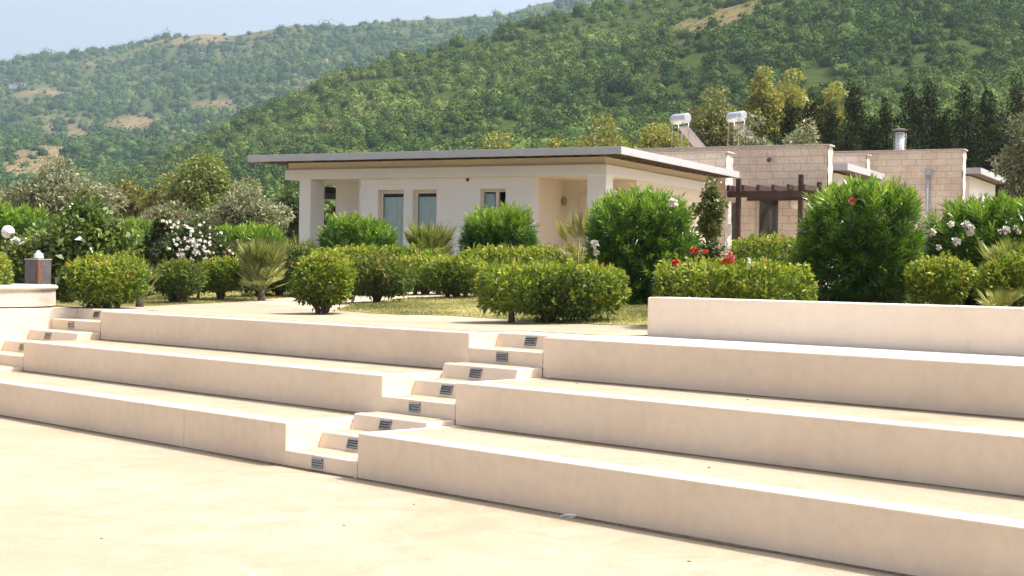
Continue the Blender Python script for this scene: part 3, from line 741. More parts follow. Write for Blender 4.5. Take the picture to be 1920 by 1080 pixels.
c = atD(15, 435, 29); zb = float(gz(c.x, c.y))
th = thing('globe_lamp', 'white globe garden lamp on a short post among the shrubs', 'garden lamp', (c.x, c.y, zb))
bm = bmesh.new(); tube(bm, [(0, 0, -.05), (0, 0, c.z - zb - .11)], .03, 10); obj('post', bm, M['black_metal'], th)
bm = bmesh.new(); bmesh.ops.create_uvsphere(bm, u_segments=28, v_segments=18, radius=.125)
for v_ in bm.verts: v_.co.z += c.z - zb
obj('globe', bm, M['globe'], th, True)
bm = bmesh.new(); tube(bm, [(.127 * math.cos(a_ * .2618), .127 * math.sin(a_ * .2618), c.z - zb - .02) for a_ in range(25)], .005, 5, 0, False); obj('seam_ring', bm, M['steel'], th)
def crumple(name, label, cat, loc, size, m, seed, flat=.5, group=None):
    bm = bmesh.new(); bmesh.ops.create_icosphere(bm, subdivisions=3, radius=1)
    P = np.array([v.co[:] for v in bm.verts]); k = .75 + .25 * waves(P, 9, 4, seed)
    for v_, kk in zip(bm.verts, k): v_.co = Vector((v_.co.x * size[0] * kk, v_.co.y * size[1] * kk, max(-.2, v_.co.z) * size[2] * kk + size[2] * .15))
    o = obj(name, bm, m); o.location = loc; return tag(o, label, cat, group)
def on_level(px, py, z):
    d = _R * ((px - 960) / F_PX) - _U * ((py - 540) / F_PX) + _F
    return Vector((0, 0, EYE)) + d * ((z - EYE) / d.z)
th = thing('litter_bag', 'crumpled clear and yellow wrapper left on the middle tier by the far stairs', 'litter', on_level(196, 636, .802))
for dx_, m_, s_ in ((-.06, M['paper'], .05), (.0, M['yellow_petal'], .04), (.07, M['yellow_petal'], .035)):
    bm = bmesh.new(); bmesh.ops.create_icosphere(bm, subdivisions=2, radius=1)
    P = np.array([v.co[:] for v in bm.verts]); k = .75 + .25 * waves(P, 9, 4, int(dx_ * 100) + 9)
    for v_, kk in zip(bm.verts, k): v_.co = Vector((v_.co.x * s_ * kk * 1.2 + dx_, v_.co.y * s_ * kk, max(-.2, v_.co.z) * s_ * kk * .9 + .01))
    obj('wrapper', bm, m_, th)
crumple('paper_scrap', 'white crumpled paper lying beside the block step near the top tier', 'litter', on_level(1031, 709, .804), (.05, .035, .035), M['paper'], 5)
crumple('paper_scrap', 'pale scrap lying on the plaza at the foot of the lowest tier', 'litter', on_level(1067, 970, .0), (.075, .03, .028), M['paper'], 6)
crumple('dry_leaf', 'dark curled leaf lying at the foot of the lowest tier by the stairs', 'leaf', on_level(512, 871, .0), (.05, .02, .012), M['bark'], 8)
for i, (px, py) in enumerate(((776, 946), (1292, 1053), (645, 985), (190, 1010))):
    crumple('fallen_leaf', 'tiny dry brown leaf blown onto the pale plaza paving', 'leaf', on_level(px, py, .002), (.012 * rng.uniform(.7, 1.3), .007, .005), M['bark'], 60 + i, .5, 'dry leaves scattered on the plaza')
for i, (px, py, z) in enumerate(((1082, 719, .804), (1402, 750, .804), (1330, 877, .404), (210, 645, .804))):
    crumple('fallen_leaf', 'tiny dry leaf lying on a terrace tread', 'leaf', on_level(px, py, z), (.013, .009, .006), M['bark'], 80 + i, .5, 'dry leaves lying on the terrace treads')
# ================================================================== plants
def place(px, D, py=None):
    """ground point on the view line of column px at distance D"""
    c = atD(px, 515, D); return Vector((c.x, c.y, float(gz(c.x, c.y))))
def dims(px0, px1, ytop, D):
    w_ = (px1 - px0) / F_PX * D; b = place((px0 + px1) / 2, D)
    return b, w_, atD((px0 + px1) / 2, ytop, D).z - b.z
def branches(bm, base_n, r0, spread, h0, h1, k=5):
    for i in range(base_n):
        a = rng.random() * 6.28; p0 = np.array([math.cos(a), math.sin(a), 0]) * r0 * .8
        e = np.array([math.cos(a) * spread[0], math.sin(a) * spread[1], 0]) * rng.uniform(.35, .9)
        pts = [p0 + (e - p0) * (t ** 1.4) + np.array([0, 0, h0 + (h1 - h0) * t]) + rng.normal(0, .012, 3) for t in np.linspace(0, 1, k)]
        tube(bm, pts, [r0 * (1 - .75 * t) for t in np.linspace(0, 1, k)], 6)
def box_shell(N, w_, d, h, ex=4.0, thick=.22, lump=.10, f=2.2, seed=0):
    """points near the surface of a lumpy rounded box (origin at its bottom centre) and their outward direction"""
    v = unit(rng.normal(size=(N, 3))); s = np.array([w_ / 2, d / 2, h / 2])
    # spread evenly over the box, not the sphere
    v = unit(v * s); k = (np.abs(v / s) ** ex).sum(1) ** (-1 / ex)
    surf = v * k[:, None]
    rr = 1 - np.abs(rng.normal(0, thick, N)); rr = np.clip(rr, .15, 1)
    inn = rng.random(N) < .18; rr[inn] = rng.random(inn.sum()) ** .5
    sz = min(w_, d, h)
    lm = 1 + lump * waves(surf / max(sz, .5) * 1.0, 7, f * 2, seed + 100) + rng.normal(0, .035, N)
    P = surf * (rr * lm)[:, None]
    nrm = unit(np.sign(surf) * np.abs(surf / s) ** (ex - 1) / s)
    return P + [0, 0, h / 2], nrm, rr
def hedge(label, px0, px1, ytop, D, depth, matk='hedge', trunk=.2, stems=3, ls=.055, n=None, group='clipped hedge shrubs', yaw=0.0, lump=.08, name='hedge_shrub', cat='hedge', ex=4.6, seed=1, width=None, newgrowth=.32):
    b, w_, h = dims(px0, px1, ytop, D)
    if width: w_ = width
    t = thing(name, label, cat, b, yaw, group); trunk *= .5
    ch = h - trunk
    area = 2 * (w_ * depth + w_ * ch + depth * ch); n = n or int(min(26000, max(2500, area * 2050 * (.055 / ls) ** 2)))
    P, nr, rr = box_shell(n, w_ * .96, depth, ch, ex, .2, lump, 2.2, seed)
    P[:, 2] += trunk; 
    # ragged underside
    low = P[:, 2] < trunk + .12 * ch
    P[low, 2] += (rng.random(low.sum()) - .75 * (waves(P[low], 5, 6.0, seed + 9) > .1)) * .20 * ch; P[:, 2] = np.maximum(P[:, 2], .02)
    d = nr * .7 + rng.normal(0, .55, (n, 3)) + [0, 0, .55]
    Ls = ls * rng.uniform(.7, 1.35, n); V, Fq = leaves(P, d, Ls, Ls * .42, .15, .25, nr * .6 + [0, 0, .6] + rng.normal(0, .55, (n, 3)))
    cl = waves(P, 8, 5.5 / max(.5, min(w_, 1.2)), seed + 3)
    tint = .40 + .16 * cl + rng.normal(0, .17, n) + newgrowth * np.clip(nr[:, 2], 0, 1) * (rr > .85)
    # upright young shoots standing out of the clipped top and sides
    ns = int(area * 42); Q, qn, _ = box_shell(ns, w_ * .96, depth, ch, ex, .03, lump, 2.2, seed); Q[:, 2] += trunk
    up = qn[:, 2] > -.2; Q, qn = Q[up], qn[up]
    m_ = 7; PP = np.repeat(Q, m_, 0) + np.repeat(qn * .4 + [0, 0, .8], m_, 0) * (np.tile(np.arange(m_), len(Q)) * ls * .14)[:, None]
    dd = np.repeat(qn * .5 + [0, 0, .7], m_, 0) + rng.normal(0, .6, (len(PP), 3)); L2 = ls * rng.uniform(.8, 1.3, len(PP))
    V2, F2 = leaves(PP, dd, L2, L2 * .4, .15, .25, np.repeat(qn, m_, 0) * .7 + [0, 0, .4] + rng.normal(0, .6, (len(PP), 3))); T2 = np.repeat(rng.normal(.74, .15, len(Q)), m_) + rng.normal(0, .08, len(PP))
    V, Fq, T = join([(V, Fq, tint), (V2, F2, T2)])
    obj('foliage', mesh_np('foliage', V, Fq, np.clip(T, 0, 1)), L[matk], t)
    bm = bmesh.new(); branches(bm, 4 + stems * 3, .022 + .012 * min(w_, 1), (w_ * .42, depth * .4), trunk * .3, trunk + ch * .6)
    obj('branches', bm, M['bark'], t)
    for i in range(stems):
        bm = bmesh.new()
        x = (i - (stems - 1) / 2) * w_ * .28 + rng.normal(0, .05)
        tube(bm, [(x, 0, -.08), (x + .02, .01, trunk * .5), (x + rng.normal(0, .05), 0, trunk + ch * .35)], [.05, .042, .03], 7)
        obj('trunk', bm, M['bark'], t)
    return t
def shoots(P, D, n_wh, per, Ls, Wr, step, ang, tint_m):
    """whorled shoots: stems at P along D with n_wh whorls of per leaves"""
    N = len(P); D = unit(D); a0 = rng.random(N) * 6.28
    s1 = unit(np.cross(D, rng.normal(size=(N, 3)))); s2 = np.cross(D, s1); out = []
    tt = rng.normal(tint_m, .14, N)
    for k in range(n_wh):
        u = k / max(1, n_wh - 1)
        for j in range(per):
            a = a0 + k * 1.05 + j * 2 * math.pi / per
            r = s1 * np.cos(a)[:, None] + s2 * np.sin(a)[:, None]
            th = R_(ang[0]) + (R_(ang[1]) - R_(ang[0])) * u
            d = D * math.cos(th) + r * math.sin(th) + rng.normal(0, .13, (N, 3))
            Lk = Ls * rng.uniform(.7, 1.2, N) * (1 - .25 * u)
            V, Fq = leaves(P + D * (step * k), d, Lk, Lk * Wr, .12, .12)
            out.append((V, Fq, tt + .25 * (u - .4) + rng.normal(0, .08, N)))
    return join(out)
def flower_mesh(name, r, m, petals=26, lenf=1.0, seed=0):
    d = unit(rng.normal(size=(petals, 3)) + [0, 0, .35]); P = d * r * .15
    V, Fq = leaves(P, d, r * lenf * rng.uniform(.7, 1.1, petals), r * .75, .05, .2)
    me = mesh_np(name, V, Fq, np.zeros(len(Fq))); me.materials.append(m); return me
FL = {'white': flower_mesh('flower', .05, M['white_petal'], 18), 'cluster': flower_mesh('flower_cluster', .10, M['white_petal'], 46, .9), 'pink': flower_mesh('flower', .05, M['pink_petal'], 20),
      'red': flower_mesh('flower', .06, M['red_petal'], 30), 'coral': flower_mesh('flower', .06, M['coral_petal'], 30), 'darkred': flower_mesh('flower', .06, M['darkred_petal'], 24),
      'yellow': flower_mesh('flower', .05, M['yellow_petal'], 24)}
def flower(parent, kind, loc, s=1.0):
    o = bpy.data.objects.new(FL[kind].name.split('.')[0], FL[kind]); C.objects.link(o); o.parent = parent; o.location = loc
    o.scale = (s, s, s * rng.uniform(.8, 1)); o.rotation_euler = tuple(rng.uniform(-.7, .7, 3)); return o
def flower_at(t, kind, px, py, s=1.0, dy=0.0):
    """flower on the front of plant t, on the view line of a pixel"""
    D = t.location.y + dy; p = atD(px, py, D)
    return flower(t, kind, Matrix.Rotation(-t.rotation_euler.z, 3, 'Z') @ (p - t.location), s)
def oleander(label, px0, px1, ytop, D, depth, name='oleander', ex=2.6, leaf=.15, dens=140, trunkless=True, seed=2, group='oleander shrubs', lump=.10, matk='oleander', base=None):
    b, w_, h = dims(px0, px1, ytop, D)
    t = thing(name, label, 'shrub', b, 0, group)
    h2 = h - leaf * .9; w2 = w_ - leaf * 1.1
    A = 2 * (w2 * h2 + depth * h2) + w2 * depth; N = int(A * dens * (.15 / leaf) ** 2)
    P, nr, rr = box_shell(N, w2, depth, h2, ex + 1.2, .19, lump, 1.9, seed)
    P[:, 2] = np.maximum(P[:, 2], .03)
    up = np.clip(P[:, 2] / h2, 0, 1)[:, None]
    D_ = nr * (.75 - .35 * up) + np.array([0, 0, 1.0]) * (.25 + .75 * up) + rng.normal(0, .25, (N, 3))
    V, Fq, T = shoots(P - unit(D_) * leaf * .5, D_, 6, 3, leaf * 1.1, .125, leaf * .2, (62, 20), .42)
    cl = waves(P, 7, 4.5, seed + 7); cl = np.tile(np.repeat(cl, 1), 18)
    T = T + .09 * cl[:len(T)] + .10 * np.tile(np.clip(nr[:, 2], -.6, 1), 18)[:len(T)]
    # whippy top shoots breaking the outline
    top = nr[:, 2] > .35; Q = P[top][: int(N * .12)]; V2, F2, T2 = shoots(Q, np.array([0, 0, 1.0]) + rng.normal(0, .3, (len(Q), 3)) + nr[top][: len(Q)] * .3, 5, 3, leaf * 1.1, .125, leaf * .24, (50, 12), .82)
    V, Fq, T = join([(V, Fq, T), (V2, F2, T2)])
    V[:, 2] = np.maximum(V[:, 2], .01)
    obj('foliage', mesh_np('foliage', V, Fq, np.clip(T, 0, 1)), L[matk], t)
    bm = bmesh.new(); branches(bm, 16, .02, (w2 * .4, depth * .4), -.03, h2 * .75); obj('stems', bm, M['bark'], t)
    return t
def fan_palm(label, px, ytop, D, wpx, n=30, trunk=.3, matk='palm', name='fan_palm', group='dwarf fan palms', seed=3):
    b = place(px, D); h = atD(px, ytop, D).z - b.z; R0 = wpx / F_PX * D / 2
    t = thing(name, label, 'palm', b, 0, group); parts = []; bm = bmesh.new()
    top = np.array([0, 0, trunk])
    for i in range(n):
        a = i * 2.399 + rng.normal(0, .15); el = np.interp(i / n, [0, .6, 1], [1.45, .95, .30]) + rng.normal(0, .08)
        d = np.array([math.cos(a) * math.cos(el), math.sin(a) * math.cos(el), math.sin(el)])
        reach = min((h - trunk) / max(.25, d[2]), R0 / max(.2, math.hypot(d[0], d[1]))) * rng.uniform(.85, 1.05)
        pl_ = reach * .5; e = top + d * pl_
        tube(bm, [top, top + d * pl_ * .5 + [0, 0, .02], e], [.012, .009, .006], 4, 0, False)
        s = unit(np.cross(d, [0, 0, 1.0]) + 1e-6); k = 24
        fa = np.linspace(-1.0, 1.0, k) + rng.normal(0, .03, k)
        dirs = d[None] * np.cos(fa)[:, None] + s[None] * np.sin(fa)[:, None] + np.array([0, 0, .08])
        ln = reach * .52 * (1 - .22 * np.abs(fa)) * rng.uniform(.9, 1.08, k)
        V, Fq = leaves(np.repeat(e[None], k, 0), dirs, ln, reach * .028, .06, .3)
        parts.append((V, Fq, np.clip(rng.normal(.5 if i < n * .75 else .75, .12) + rng.normal(0, .14, k), 0, 1)))
    V, Fq, T = join(parts); V[:, 2] = np.maximum(V[:, 2], .01)
    obj('fronds', mesh_np('fronds', V, Fq, T), L[matk], t); obj('leaf_stalks', bm, M['stalk'], t)
    bm = bmesh.new(); tube(bm, [(0, 0, -.08), (.01, 0, trunk * .5), (0, 0, trunk + .03)], [.075, .065, .05], 9); obj('trunk', bm, M['bark'], t)
    return t
def lobes(k, w_, d, h, z0, seed, tall=1.0, big=1.0):
    r = np.random.default_rng(seed); out = []; hh = h - z0; base = min(w_, d, hh)
    k = int(k * min(2.2, max(1, hh / w_)))
    for i in range(k):
        s = base * r.uniform(.16, .29) * big; v = unit(r.normal(size=3)); q = r.uniform(.45, 1.0)
        ext = np.array([w_ / 2 - s * .9, d / 2 - s * .9, hh / 2 - s * .85])
        c = v * q * ext; 
        if c[2] > 0: c[2] = c[2] * 1.0
        wid = 1.0 if c[2] > -hh * .25 else .82
        out.append((c * [wid, wid, 1] + [0, 0, z0 + hh / 2], np.array([s, s, s * .8 * tall])))
    for e in ((0, 0, .5), (.42, 0, .12), (-.42, 0, .08)):
        s = base * .2; out.append((np.array([e[0] * w_, 0, z0 + hh * (.5 + e[2]) - s * .7 * (e[0] == 0)]), np.array([s, s, s * .8])))
    return out
def crown_leaves(lb, n, ls, Wr, up=.3, seed=0, tm=.42, tv=.18, droop=.15):
    per = np.array([np.prod(s) ** (2 / 3) for _, s in lb]); per = (per / per.sum() * n).astype(int) + 5; out = []
    for (c, s), m_ in zip(lb, per):
        v = unit(rng.normal(size=(m_, 3))); rr = 1 - np.abs(rng.normal(0, .22, m_))
        lm = 1 + .22 * waves(v, 7, 4.5)
        # leaves gather in tufts
        P = c + v * s * (np.clip(rr, .1, 1.1) * lm)[:, None]
        d = v * .7 + rng.normal(0, .6, (m_, 3)) + [0, 0, up]; Ls = ls * rng.uniform(.6, 1.4, m_)
        V, Fq = leaves(P, d, Ls, Ls * Wr, droop, .25, v * .8 + [0, 0, .5] + rng.normal(0, .6, (m_, 3))); tt = rng.normal(tm, .10)
        out.append((V, Fq, tt + rng.normal(0, tv, m_)))
    return join(out)
def tree(name, label, px0, px1, ytop, D, matk, n=6000, ls=.16, Wr=.4, k=22, z0f=.2, depthf=.9, cat='tree', group=None, bark='bark', up=.3, tr=.12, seed=4, tm=.42, droop=.15, tv=.18):
    b, w_, h = dims(px0, px1, ytop, D); gold = name in ('golden_tree', 'lime_green_tree')
    if gold: w_ *= 1.18; k = int(k * 1.4); n = int(n * 1.5)
    t = thing(name, label, cat, b, 0, group); lb = lobes(k, w_, w_ * depthf, h, h * z0f, seed, 1.0, 1.22 if name in ('golden_tree', 'lime_green_tree') else 1.12); n = int(n * (2.4 if name in ('golden_tree', 'lime_green_tree') else 1.8))
    V, Fq, T = crown_leaves(lb, n, ls, Wr, up, seed, tm, tv, droop); V[:, 2] = np.maximum(V[:, 2], .02)
    obj('crown', mesh_np('crown', V, Fq, np.clip(T, 0, 1)), L[matk], t)
    bm = bmesh.new(); zc = h * (z0f + .25)
    tube(bm, [(0, 0, -.15), (.03, .02, zc * .4), (-.02, .03, zc), (0.02, 0, h * .8)], [tr, tr * .8, tr * .6, tr * .15], 8)
    for c, s in lb[:10]:
        z_ = min(zc, c[2] * .7); tube(bm, [(0, 0, z_ * .7), tuple(c * [.45, .45, 0] + [0, 0, (z_ * .7 + c[2]) / 2]), tuple(c)], [tr * .45, tr * .3, tr * .1], 6)
    obj('trunk', bm, M[bark], t); return t
def cypress(label, px0, px1, ytop, D, n=5500, seed=5, dbl=0):
    b, w_, h = dims(px0, px1, ytop, D); w_ *= 1.45; n = int(n * 2.6); t = thing('cypress_tree', label, 'tree', b, 0, 'dark cypress trees behind the bungalows')
    r = np.random.default_rng(seed); lb = []
    for i in range(22):
        u = (i + .5) / 22; rad = w_ / 2 * min(1, (1 - u) ** .42 * 1.3 + .08) * min(1, .6 + u * 3)
        for j in range(3):
            a = r.random() * 6.28; q = r.uniform(.3, .75)
            lb.append((np.array([math.cos(a) * rad * q, math.sin(a) * rad * q, h * (.04 + .90 * u)]), np.array([rad * .48, rad * .48, h * .07]) * r.uniform(.8, 1.4)))
    V, Fq, T = crown_leaves(lb, n, .15, .5, 1.0, seed, .42, .20); V[:, 2] = np.minimum(np.maximum(V[:, 2], .02), h * 1.02)
    obj('crown', mesh_np('crown', V, Fq, np.clip(T, 0, 1)), L['cypress'], t)
    bm = bmesh.new(); tube(bm, [(0, 0, -.1), (0, 0, h * .9)], [.13, .02], 7); obj('trunk', bm, M['bark'], t); return t

# --- clipped hedges, front to back
hedge('broad clipped hedge shrub on the lawn edge, several dark trunks showing beneath', 893, 1168, 500, 18.6, .85, ls=.064, trunk=.16, stems=3, seed=11, lump=.10)
hedge('bright clipped hedge standing right behind the left end of the parapet wall', 1226, 1524, 499, 17.4, .8, ls=.066, trunk=.10, stems=4, seed=12, lump=.05, newgrowth=.3)
hedge('small rounded hedge shrub on a thick stump by the sandy path', 552, 668, 476, 21.2, .8, ls=.06, trunk=.16, stems=1, seed=13, ex=2.6, lump=.12, matk='hedge')
hedge('rounded hedge shrub on a short trunk across the path, darker on its left', 640, 772, 486, 24.4, .9, ls=.062, trunk=.17, stems=1, seed=14, ex=2.8, lump=.12, matk='hedge_dark')
hedge('clipped hedge shrub with small gaps beside the path, joined to the long back hedge', 724, 872, 484, 27.6, .8, ls=.066, trunk=.22, stems=2, seed=15, lump=.09)
hedge('yellowing clipped hedge on thin bare trunks at the far edge of the lawn', 796, 915, 490, 25.8, .8, ls=.064, trunk=.30, stems=2, seed=16, lump=.08, newgrowth=.34)
hedge('long flat-topped hedge running below the oleander in front of the white bungalow', 592, 836, 468, 29.3, .9, ls=.07, trunk=.15, stems=3, seed=17, lump=.05)
hedge('flat-topped hedge below the rounded oleander and the open window', 860, 1108, 468, 28.6, .9, ls=.07, trunk=.15, stems=3, seed=18, lump=.05, newgrowth=.32)
hedge('round leafy hedge shrub beside the fountain pillar with a palm frond behind', 128, 274, 482, 22.7, .95, ls=.062, trunk=.08, stems=2, seed=19, ex=2.6, lump=.10, matk='hedge')
hedge('small hedge shrub with bare twigs beneath, below the white flowering rose', 292, 376, 494, 25.2, .7, ls=.062, trunk=.22, stems=2, seed=20, ex=2.4, lump=.14, matk='hedge_dark')
hedge('small hedge shrub on a thin forked trunk beside the tall fan palm', 366, 462, 488, 26.2, .75, ls=.064, trunk=.28, stems=1, seed=21, ex=2.6, lump=.12)
hedge('dark dense hedge under the tall fan palm', 448, 600, 466, 27.4, .9, 'hedge_dark', ls=.066, trunk=.14, stems=3, seed=22, lump=.07, newgrowth=.1)
hedge('clipped hedge between the two big oleanders with the glass door above it', 1362, 1512, 451, 23.5, .9, ls=.062, trunk=.1, stems=2, seed=23, lump=.05)
hedge('leggy yellow-green shrub with a bare leaning trunk behind the parapet wall', 1702, 1826, 488, 19.0, .75, ls=.062, trunk=.26, stems=1, seed=24, ex=2.3, lump=.16)
hedge('hedge shrub filling the gap beside the grey drainpipe', 1695, 1790, 456, 24.0, .8, ls=.062, trunk=.1, stems=2, seed=25, lump=.08)
hedge('loose yellow-green shrub at the foot of the fan palm behind the parapet wall', 1836, 1965, 482, 18.0, .7, ls=.06, trunk=.18, stems=2, seed=26, ex=2.4, lump=.15)
hedge('bright yellow-green hedge shrub cut by the left picture edge by the basin', -50, 17, 474, 23.4, .8, ls=.062, trunk=.08, stems=2, seed=27, ex=2.8)
hedge('dull twiggy shrub between the basin and the dark fountain pillar', 6, 62, 462, 26.5, .8, 'hedge_dark', ls=.07, trunk=.1, stems=2, seed=28, ex=2.4, newgrowth=.05)
hedge('dark broadleaf shrub just behind the fountain pillar with a yellow flower', 60, 150, 455, 27.0, 1.0, 'hedge_dark', ls=.085, trunk=.05, stems=2, seed=29, ex=2.4, newgrowth=0.0)
hedge('low hedge seen between the pale bush and the white flowering rose', 205, 300, 470, 28.5, .8, ls=.07, trunk=.08, stems=2, seed=30, lump=.05)
# --- oleanders
o1 = oleander('huge upright oleander with one pink-red flower, tallest before the stone walls', 1498, 1722, 346, 20.0, 1.5, seed=31, leaf=.16, ex=3.0)
flower_at(o1, 'pink', 1597, 377, 1.0, -.75); flower_at(o1, 'red', 1601, 375, .6, -.78)
o2 = oleander('huge dark-based oleander hiding the porch corner of the white bungalow', 1092, 1312, 360, 23.2, 1.7, seed=32, leaf=.165, ex=3.0)
for p in ((1262, 380, .9), (1115, 458, .8), (1118, 474, .6)): flower_at(o2, 'cluster', p[0], p[1], p[2], -.85)
o3 = oleander('wide oleander dotted with white flower clusters at the right picture edge', 1742, 1990, 374, 21.0, 1.6, seed=33, leaf=.16, ex=2.6)
for p in ((1783, 420), (1793, 453), (1812, 421), (1822, 427), (1819, 437), (1876, 434), (1904, 428), (1910, 435), (1858, 472), (1864, 468), (1748, 436), (1760, 464), (1840, 372), (1886, 432)): flower_at(o3, 'cluster', p[0], p[1], rng.uniform(.42, .75), -.85)
oleander('low wide bright oleander below the first pair of bungalow windows', 598, 750, 408, 30.6, 1.3, seed=34, leaf=.17, ex=2.4)
oleander('rounded oleander below the half-open window of the white bungalow', 856, 1004, 388, 29.8, 1.3, seed=35, leaf=.17, ex=2.2)
oleander('bright green oleander mass behind the globe lamp at the left picture edge', -60, 118, 392, 33.0, 1.5, seed=36, leaf=.19, ex=2.6)
oleander('bright green oleander showing between the pale bush and the white flowering rose', 205, 292, 416, 31.5, 1.3, seed=37, leaf=.18, ex=2.6)
oleander('long low bright oleander hedge in front of the pale olive tree', 360, 540, 420, 32.0, 1.3, seed=38, leaf=.18, ex=3.2)
# --- other shrubs and flowers
pb = tree('flowering_bush', 'big loose pale-green bush with large glossy leaves left of the white roses', 68, 242, 376, 26.8, 'lightbush', 5200, .135, .5, 26, .05, .9, 'bush', None, 'bark', .35, .04, 41, .66)
dr = tree('rose_bush', 'leafy rose bush with two dark red blooms on top, left of the white flowers', 258, 352, 398, 27.9, 'rose', 4200, .08, .5, 18, .04, .8, 'bush', None, 'bark', .35, .03, 48, .5)
flower_at(dr, 'darkred', 290, 403, .8, -.3); flower_at(dr, 'darkred', 331, 408, .9, -.3)
wr = tree('rose_bush', 'bush smothered in white flowers with a few pink ones', 288, 452, 412, 27.0, 'rose', 7000, .07, .5, 24, .04, .7, 'bush', None, 'bark', .35, .03, 42, .42)
for i in range(110):
    px = rng.normal(372, 36); py = 455 + (px - 372) * .22 + rng.normal(0, 25)
    if not (302 < px < 446 and 414 < py < 505) or len(wr.children) > 95: continue
    flower_at(wr, 'pink' if rng.random() < .06 else 'white', px, py, rng.uniform(.45, .85), rng.uniform(-.82, -.6))
rt = tree('rose_tree', 'tall standard rose with a leafy head on bare stems, by the stone wall', 1300, 1358, 336, 20.4, 'rose', 1500, .055, .55, 12, .5, .8, 'rose', None, 'bark', .35, .018, 43, .8)
for p in ((1330, 340), (1340, 338), (1352, 342), (1320, 343)): flower_at(rt, 'white', p[0], p[1], .35, -.1)
rr_ = tree('rose_bush', 'low rose bush with red and coral blooms behind the bright hedge', 1268, 1396, 452, 19.6, 'rose', 3200, .055, .55, 16, .05, .7, 'bush', None, 'bark', .35, .02, 44, .4)
for (px, py, k_, s_) in ((1300, 468, 'red', .9), (1306, 472, 'red', .8), (1323, 472, 'coral', .7), (1266, 497, 'red', .85), (1270, 497, 'red', .7), (1369, 482, 'pink', .9), (1374, 488, 'pink', .7), (1358, 495, 'coral', .8), (1366, 493, 'coral', .9), (1372, 495, 'coral', .6), (1405, 494, 'white', .7)):
    flower_at(rr_, k_, px, py - (5 if py > 480 else 0), s_ * .98, 17.15 - rr_.location.y if py > 480 else -.5)
hb = tree('hibiscus_bush', 'yellow-green bush with one orange-red bloom seen through the porch opening', 596, 660, 390, 40.0, 'lightbush', 3000, .12, .5, 14, .05, .9, 'bush', None, 'bark', .35, .03, 45, .65)
flower_at(hb, 'coral', 625, 403, 1.3, -.45)
yb = hedge('small marigold clump with a yellow-orange bloom beside the rounded hedge', 118, 140, 498, 24.6, .3, 'hedge_dark', ls=.05, trunk=.03, stems=1, seed=46, group=None, name='marigold', cat='flower')
for p in ((126, 494), (131, 498), (173, 482)): flower_at(yb, 'yellow', p[0], p[1], .8, -.2)
# hydrangea-like white heads by the lamp
hy = hedge('white-flowering shrub below the globe lamp', 10, 72, 448, 28.2, .7, 'hedge_dark', ls=.08, trunk=.05, stems=1, seed=47, group=None, name='flowering_shrub', cat='shrub')
for p in ((30, 453, 1.1), (38, 455, 1.0), (55, 450, .8), (450, 453, .01)): 
    if p[2] > .1: flower_at(hy, 'cluster', p[0], p[1], p[2], -.4)
# --- palms
fan_palm('tall fan palm on a short trunk above the dark hedge', 490, 444, 25.8, 104, 44, .14, seed=51)
fan_palm('small fan palm below the pillar of the white bungalow', 560, 436, 30.2, 70, 14, .3, seed=52)
fan_palm('bushy fan palm under the second bungalow window', 806, 412, 29.8, 112, 40, .4, seed=53)
fan_palm('fan palm rising beside the white-flowered oleander at the right edge', 1893, 444, 18.4, 124, 36, .35, seed=54)
fan_palm('low fan palm at the right edge just above the parapet wall', 1878, 536, 17.0, 110, 16, .05, seed=55)
fan_palm('yellowed palm fronds leaning against the porch, left of the huge oleander', 1086, 376, 26.2, 100, 12, .45, 'palm_dry', seed=56)
fan_palm('palm fronds poking out behind the rounded hedge shrub near the fountain', 262, 486, 23.6, 84, 14, .1, seed=57)
fan_palm('pale palm fronds poking up behind the bright hedge', 1424, 474, 19.4, 80, 10, .2, seed=58)
def agave(label, px, D, h, n=16):
    b = place(px, D); t = thing('agave', label, 'plant', b, 0, 'agaves by the bungalow hedge'); a = np.arange(n) * 2.399; el = np.linspace(1.3, .25, n)
    d = np.stack([np.cos(a) * np.cos(el), np.sin(a) * np.cos(el), np.sin(el)], 1)
    V, Fq = leaves(np.zeros((n, 3)) + [0, 0, h * .35], d, h * rng.uniform(.7, 1, n), h * .11, .15, .4)
    obj('leaves', mesh_np('leaves', V, Fq, rng.random(n)), L['agave'], t); bm = bmesh.new(); tube(bm, [(0, 0, -.05), (0, 0, h * .37)], [.06, .05], 8); obj('stem', bm, M['bark'], t); return t
agave('pale spiky agave left of the rounded oleander', 866, 29.2, .85)
agave('pale spiky agave in front of the rounded oleander', 945, 29.2, .62)
# --- olives
tree('olive_tree', 'large round grey-green olive tree standing left of the bungalow', 2, 212, 300, 42, 'olive', 15000, .13, .3, 34, .12, .9, 'tree', 'olive trees', 'bark', .3, .14, 61, .52)
tree('olive_tree', 'silvery olive tree just left of the white bungalow', 392, 536, 340, 46, 'olive', 12000, .135, .3, 30, .08, .9, 'tree', 'olive trees', 'bark', .3, .14, 62, .56)
tree('olive_tree', 'low silvery olive between the golden trees and the bright oleanders', 236, 400, 378, 47, 'olive', 9000, .14, .3, 26, .05, .9, 'tree', 'olive trees', 'bark', .3, .12, 63, .5)
tree('olive_tree', 'small olive cut by the left picture edge behind the globe lamp', -70, 44, 352, 44, 'olive', 7000, .14, .3, 20, .05, .9, 'tree', 'olive trees', 'bark', .3, .12, 64, .5)
tree('olive_tree', 'pale olive crown above the tall stone wall beside the second water tank', 1362, 1456, 214, 58, 'olive', 7000, .16, .3, 20, .3, .9, 'tree', 'olive trees', 'bark', .3, .14, 65, .56)
tree('olive_tree', 'pale olive crown above the middle of the tall stone wall', 1450, 1566, 228, 60, 'olive', 7500, .16, .3, 22, .3, .9, 'tree', 'olive trees', 'bark', .3, .14, 66, .6)
